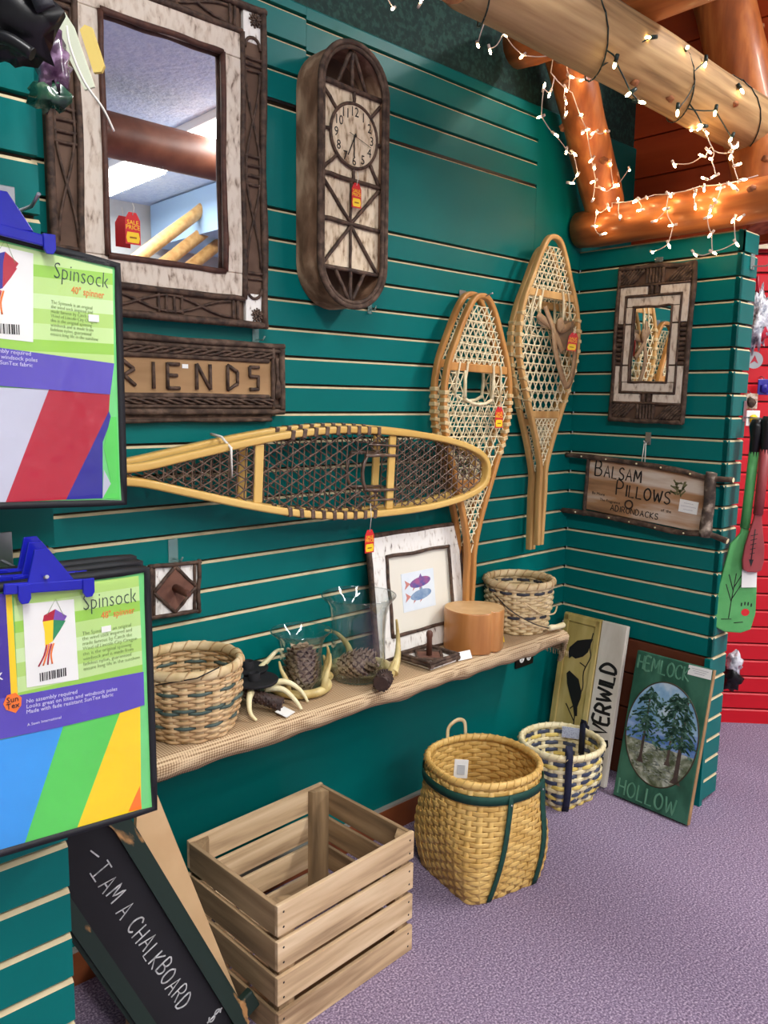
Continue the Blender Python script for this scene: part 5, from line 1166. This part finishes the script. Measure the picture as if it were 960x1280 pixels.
# ================================================================== PAST THE END POST
t = thing('souvenir_paddle', 'green wooden paddle painted with a tree and a paw print', 'paddle', (0.075, -0.668, 1.01), (PI/2, 0.04, AR))
PAG = mat('green_paddle', S(74, 150, 82), S(92, 168, 98), rough=.5, scale=12); PAR = mat('red_paddle', S(136, 52, 56), S(152, 64, 66), rough=.5, scale=12)
def paddle(t, m, L, bw, bh):
    out = [(0.011, 0.02)]+[(0.014, -0.02), (bw*.62, -0.06), (bw*.9, -bh*.55), (bw, -bh*.8), (bw*.86, -bh*.96), (bw*.4, -bh)]; out = out+[(-x, y) for x, y in reversed(out)]
    MB().prism([(x, y) for x, y in out], -0.006, 0.006).build('blade', m, t, 0.003)
    mb = MB(); mb.tube([(0, 0.0, 0), (0, L*.5, 0), (0, L, 0)], [0.016, 0.016, 0.017], 10); mb.build('shaft', m, t)
    mb = MB(); mb.tube([(0, L-0.02, 0), (0, L+0.05, 0), (0, L+0.085, 0), (0, L+0.11, 0)], [0.016, 0.019, 0.026, 0.018], 12); mb.build('grip', BLACKP, t)
paddle(t, PAG, 0.26, 0.070, 0.37)
mb = MB()
for P in ([(-0.02, -0.32), (-0.018, -0.26), (-0.012, -0.16)], [(-0.018, -0.26), (-0.042, -0.20)], [(-0.017, -0.25), (0.008, -0.20)], [(-0.016, -0.22), (-0.036, -0.165)], [(-0.015, -0.21), (0.006, -0.165)], [(-0.045, -0.325), (-0.01, -0.322)], [(0.0, -0.335), (0.03, -0.330)]):
    mb.sweep([(x, y, 0.0064) for x, y in P], rect(0.0028, 0.0006), Vector((0, 0, 1)))
mb.build('painted_tree', INK, t)
MB().prism([(0.034+0.014*math.cos(a), -0.295+0.013*math.sin(a)) for a in [2*PI*i/12 for i in range(12)]], 0.006, 0.0068).build('painted_paw', TAGR, t)
mb = MB()
for k in range(4): mb.box((0.018+k*0.011, -0.268+0.004*(k in (1, 2)), 0.0066), (0.004, 0.012, 0.0006))
mb.build('paw_claws', INK, t)
MB().box((0.030, -0.165, 0.012), (0.050, 0.080, 0.001), rotz(0.08)).build('info_card', WHITE, t)
t = thing('souvenir_paddle', 'dark red wooden paddle painted with a fish skeleton', 'paddle', (0.080, -0.706, 1.06), (PI/2, 0.03, AR))
paddle(t, PAR, 0.22, 0.036, 0.20)
mb = MB(); mb.sweep([(-0.006, -0.05, 0.0066), (-0.008, -0.16, 0.0066)], rect(0.003, 0.0006), Vector((0, 0, 1)))
for k in range(5): mb.box((-0.007, -0.07-0.016*k, 0.0066), (0.024-0.002*k, 0.0025, 0.0006), rotz(0.3))
mb.prism([(-0.016, -0.155), (0.0, -0.155), (-0.006, -0.180)], 0.006, 0.0068); mb.build('painted_fish_bones', INK, t)
hook((0.105, -0.621, 1.405), MAIN, 'chrome hook on the end post above the paddles', METAL, (0.02, 0.07), 0.12)
hook((0.075, -0.621, 1.895), MAIN, 'clear hook at the top of the green end post', ACRYL, (0.03, 0.05), 0.06)
def rw(s, z, d=0.03):
    p_ = P0+T*s+NR*d; return (p_.x, p_.y, z)
BAG = mat('clear_crinkled_film', S(206, 210, 222), S(140, 146, 160), c3=S(232, 234, 240), rough=.15, scale=40, coat=1.0, bump=.8, bscale=30, bdist=.01)
t = thing('plastic_bag', 'crinkled clear plastic bag hanging before the red slatwall', 'bag', rw(-0.045, 1.77, 0.10))
mb = MB(); mb.blob((0, 0, 0), (0.065, 0.05, 0.085), 22, 14, 0.55, 14, seed=2); mb.build('film', BAG, t)
mb = MB(); mb.blob((0.01, -0.01, -0.055), (0.03, 0.03, 0.03), 10, 8, 0.3, seed=4); mb.build('red_contents', PRED, t)
mb = MB(); mb.tube([(-0.01, 0, 0.07), (-0.02, 0, 0.13), (-0.03, 0, 0.17)], 0.006, 6); mb.build('bag_neck', PRED, t)
for k, (s, z, d, lab, m) in enumerate(((-0.03, 1.61, 0.06, 'round silver badge in clear wrap on the red slatwall', METAL), (-0.02, 1.37, 0.07, 'small picture card packet beside the black paddle grips', WHITE), (0.025, 1.50, 0.05, 'dark blue packet at the edge of the red slatwall', PNAV), (-0.03, 1.44, 0.06, 'brown and white toy packet on the red slatwall', mat('toy_brown', S(150, 100, 60), S(220, 210, 196), rough=.6, scale=50)))):
    t = thing('hanging_packet', lab, 'packet', rw(s, z, d), (PI/2, 0, AR), 'small packets on the red slatwall')
    if k == 0:
        MB().prism([(0.035*math.cos(2*PI*i/28), 0.035*math.sin(2*PI*i/28)) for i in range(28)], 0, 0.004).build('disc', METAL, t)
        mb = MB(); mb.prism([(-0.018, -0.016), (0.0, 0.02), (0.016, -0.014), (0.0, -0.004)], 0.004, 0.006); mb.build('emblem', PRED, t)
    else:
        MB().box((0, 0, 0), (0.055, 0.065, 0.006)).build('card', m, t, 0.002)
        mb = MB(); mb.blob((0, -0.005, 0.008), (0.018, 0.022, 0.008), 10, 7, 0.3, seed=k); mb.build('toy', (None, PYEL, PNAV, BARK)[k], t)
        mb = MB(); mb.tube([(0, 0.03, 0), (0, 0.045, -0.03), (0, 0.045, -d)], 0.0018, 6); mb.build('peg', METAL, t)
t = thing('wrapped_parcel', 'black and white wrapped parcel low by the end post', 'parcel', rw(-0.04, 0.26, 0.12))
mb = MB(); mb.blob((0, 0, 0), (0.035, 0.04, 0.055), 14, 10, 0.35, seed=6); mb.build('black_wrap', BLACKP, t)
mb = MB(); mb.blob((-0.005, -0.01, 0.065), (0.026, 0.03, 0.045), 14, 10, 0.35, seed=9); mb.build('white_wrap', BAG, t)
t = thing('yellow_sign', 'yellow patterned sign at the top of the red slatwall', 'sign', rw(-0.015, 2.13, 0.02), (PI/2, 0, AR))
MB().box((0, 0, 0), (0.14, 0.13, 0.008)).build('panel', mat('pale_sign', S(216, 206, 176), rough=.6), t)
MB().prism([(-0.06, 0.05), (-0.02, 0.03), (0.02, 0.06), (0.015, 0.0), (0.05, -0.03), (-0.01, -0.03), (-0.05, -0.055), (-0.035, 0)], 0.004, 0.006).build('star_print', TAGY, t)

# ================================================================== STRING LIGHTS
BULB = mat('warm_bulb', (1, 0.8, 0.5), rough=.3, emit=((1.0, 0.66, 0.32), 62.0)); BULBY = mat('yellow_bulb', (1, 0.85, 0.5), rough=.3, emit=((1.0, 0.78, 0.36), 30.0))
WIREW = mat('white_wire_sheath', S(226, 206, 196), rough=.4); WIREG = mat('green_wire_sheath', S(28, 48, 44), rough=.4)
_bm = MB().blob((0, 0, -0.008), (0.0036, 0.0036, 0.0085), 8, 6).mesh('bulb', [BULB]); _by = MB().blob((0, 0, -0.009), (0.0046, 0.0046, 0.010), 8, 6).mesh('bulb', [BULBY])
_sm = MB().lathe([(0, 0.012), (0.004, 0.012), (0.0045, 0), (0, -0.001)], 8).mesh('socket', [WIREW]); _sg = MB().lathe([(0, 0.018), (0.0055, 0.018), (0.006, 0), (0, -0.001)], 8).mesh('socket', [WIREG])
def light_string(label, pts, anchors, maxd, wm, bm_, sm_, wr_, sag=0.012):
    t = thing('string_lights', label, 'string lights', (0, 0, 0))
    nodes = [Vector(a) for a in anchors]; todo = [Vector(p_) for p_ in pts]; edges = [(nodes[i], nodes[i+1]) for i in range(len(nodes)-1)]
    mb = MB()
    for a, b in edges: mb.tube([a, a.lerp(b, .33)+Vector((0, 0, -sag*.5)), a.lerp(b, .66)+Vector((0, 0, -sag*.5)), b], wr_, 5)
    base = []
    for a, b in edges: base += [a.lerp(b, k/6) for k in range(7)]
    nodes = base or nodes
    while todo:
        best = min(((p_-q_).length, i, j) for i, p_ in enumerate(todo) for j, q_ in enumerate(nodes))
        p_ = todo.pop(best[1]); q_ = nodes[best[2]]; d = (p_-q_)
        mid = p_.lerp(q_, .5)+Vector((random.uniform(-.006, .006), random.uniform(-.006, .006), -sag*random.random()))
        mb.tube(crom([q_, mid, p_], 4), wr_, 5); nodes.append(p_)
        ang = Vector((random.uniform(-.8, .8), random.uniform(-.8, .8), random.uniform(-1, .35)))
        if ang.length < .2: ang = Vector((0, 0, -1))
        rot = ang.to_track_quat('-Z', 'Y').to_euler()
        o = link(bpy.data.objects.new('bulb', bm_), t); o.location = p_; o.rotation_euler = rot
        s_ = link(bpy.data.objects.new('socket', sm_), o)
    mb.build('wire', wm, t); return t
CHB = [(-.118, y, z) for y, z in ((-0.3, 2.109), (-0.333, 2.113), (-0.412, 2.11), (-0.427, 2.109), (-0.314, 2.075), (-0.366, 2.031), (-0.365, 1.932), (-0.409, 2.065), (-0.437, 2.009), (-0.423, 1.951), (-0.514, 1.912), (-0.505, 2.099), (-0.534, 2.11), (-0.508, 2.057), (-0.559, 2.042), (-0.551, 2.016), (-0.574, 2.062), (-0.59, 2.1), (-0.616, 2.105), (-0.636, 2.09), (-0.653, 2.112), (-0.638, 2.001), (-0.661, 2.002), (-0.569, 1.965), (-0.576, 1.907), (-0.649, 1.927), (-0.187, 2.106), (-0.142, 2.097), (-0.237, 2.061), (-0.134, 2.048), (-0.171, 2.015), (-0.225, 2.12), (-0.294, 2.111))]
UPB = [(-.125, y, z) for y, z in ((-0.479, 2.295), (-0.513, 2.294), (-0.53, 2.277), (-0.427, 2.202), (-0.525, 2.206), (-0.541, 2.22), (-0.553, 2.191), (-0.538, 2.135), (-0.572, 2.138), (-0.617, 2.192), (-0.636, 2.157), (-0.615, 2.219), (-0.634, 2.217))]
BRB = [(x, -.185, z) for x, z in ((-0.377, 2.24), (-0.339, 2.24), (-0.277, 2.323), (-0.218, 2.332), (-0.149, 2.349), (-0.226, 2.244), (-0.211, 2.221), (-0.114, 2.255), (-0.307, 2.179), (-0.35, 2.143), (-0.213, 2.112), (-0.207, 2.176), (-0.164, 2.16), (-0.085, 2.179), (-0.06, 2.192), (0.008, 2.257), (-0.716, 2.496), (-0.777, 2.434), (-0.621, 2.46), (-0.393, 2.501), (-0.378, 2.466), (-0.513, 2.395), (-0.478, 2.391), (-0.399, 2.425), (-0.396, 2.389), (-0.518, 2.311), (-0.446, 2.275), (-0.299, 2.477), (-0.392, 2.344), (-0.308, 2.364), (-0.279, 2.323))]+[(-1.098, -.12, 2.462), (-.999, -.12, 2.504), (-.96, -.3, 2.36)]
PUB = [(x, -.602, z) for x, z in ((-0.773, 2.285), (-0.611, 2.39), (-0.694, 2.231), (-0.653, 2.219), (-0.444, 2.249), (-0.416, 2.418), (-0.3, 2.416), (-0.217, 2.301), (-0.062, 2.403), (-0.291, 2.241), (-0.099, 2.25))]
light_string('white wire icicle lights draped on the log along the return wall', CHB, [(-.115, -.20, 2.117), (-.115, -.36, 2.117), (-.115, -.52, 2.117), (-.115, -.70, 2.117)], .2, WIREW, _bm, _sm, .0016)
light_string('white wire icicle lights bunched between weathered log and orange log', UPB, [(-.125, -.52, 2.30), (-.125, -.56, 2.215), (-.125, -.615, 2.20), (-.118, -.64, 2.117)], .2, WIREW, _bm, _sm, .0016)
light_string('white wire icicle lights hanging down the slanting log brace', BRB, [(-1.17, -.10, 2.50), (-1.06, -.12, 2.53), (-.85, -.3, 2.46), (-.62, -.30, 2.48), (-.50, -.20, 2.44), (-.36, -.185, 2.42), (-.27, -.185, 2.33), (-.2, -.185, 2.18), (-.19, -.17, 2.115)], .3, WIREW, _bm, _sm, .0016)
def wrapw(x): return (x, -0.5-0.098*math.cos(x*16), 2.39+0.098*math.sin(x*16))
light_string('dark green wire lights wound around the weathered log', PUB, [(-1.24+0.022*i, -0.5-0.0975*math.cos(i*0.30+0.6), 2.39-0.0975*math.sin(i*0.30+0.6)) for i in range(0, 72)], .4, WIREG, _by, _sg, .0022, 0.004)
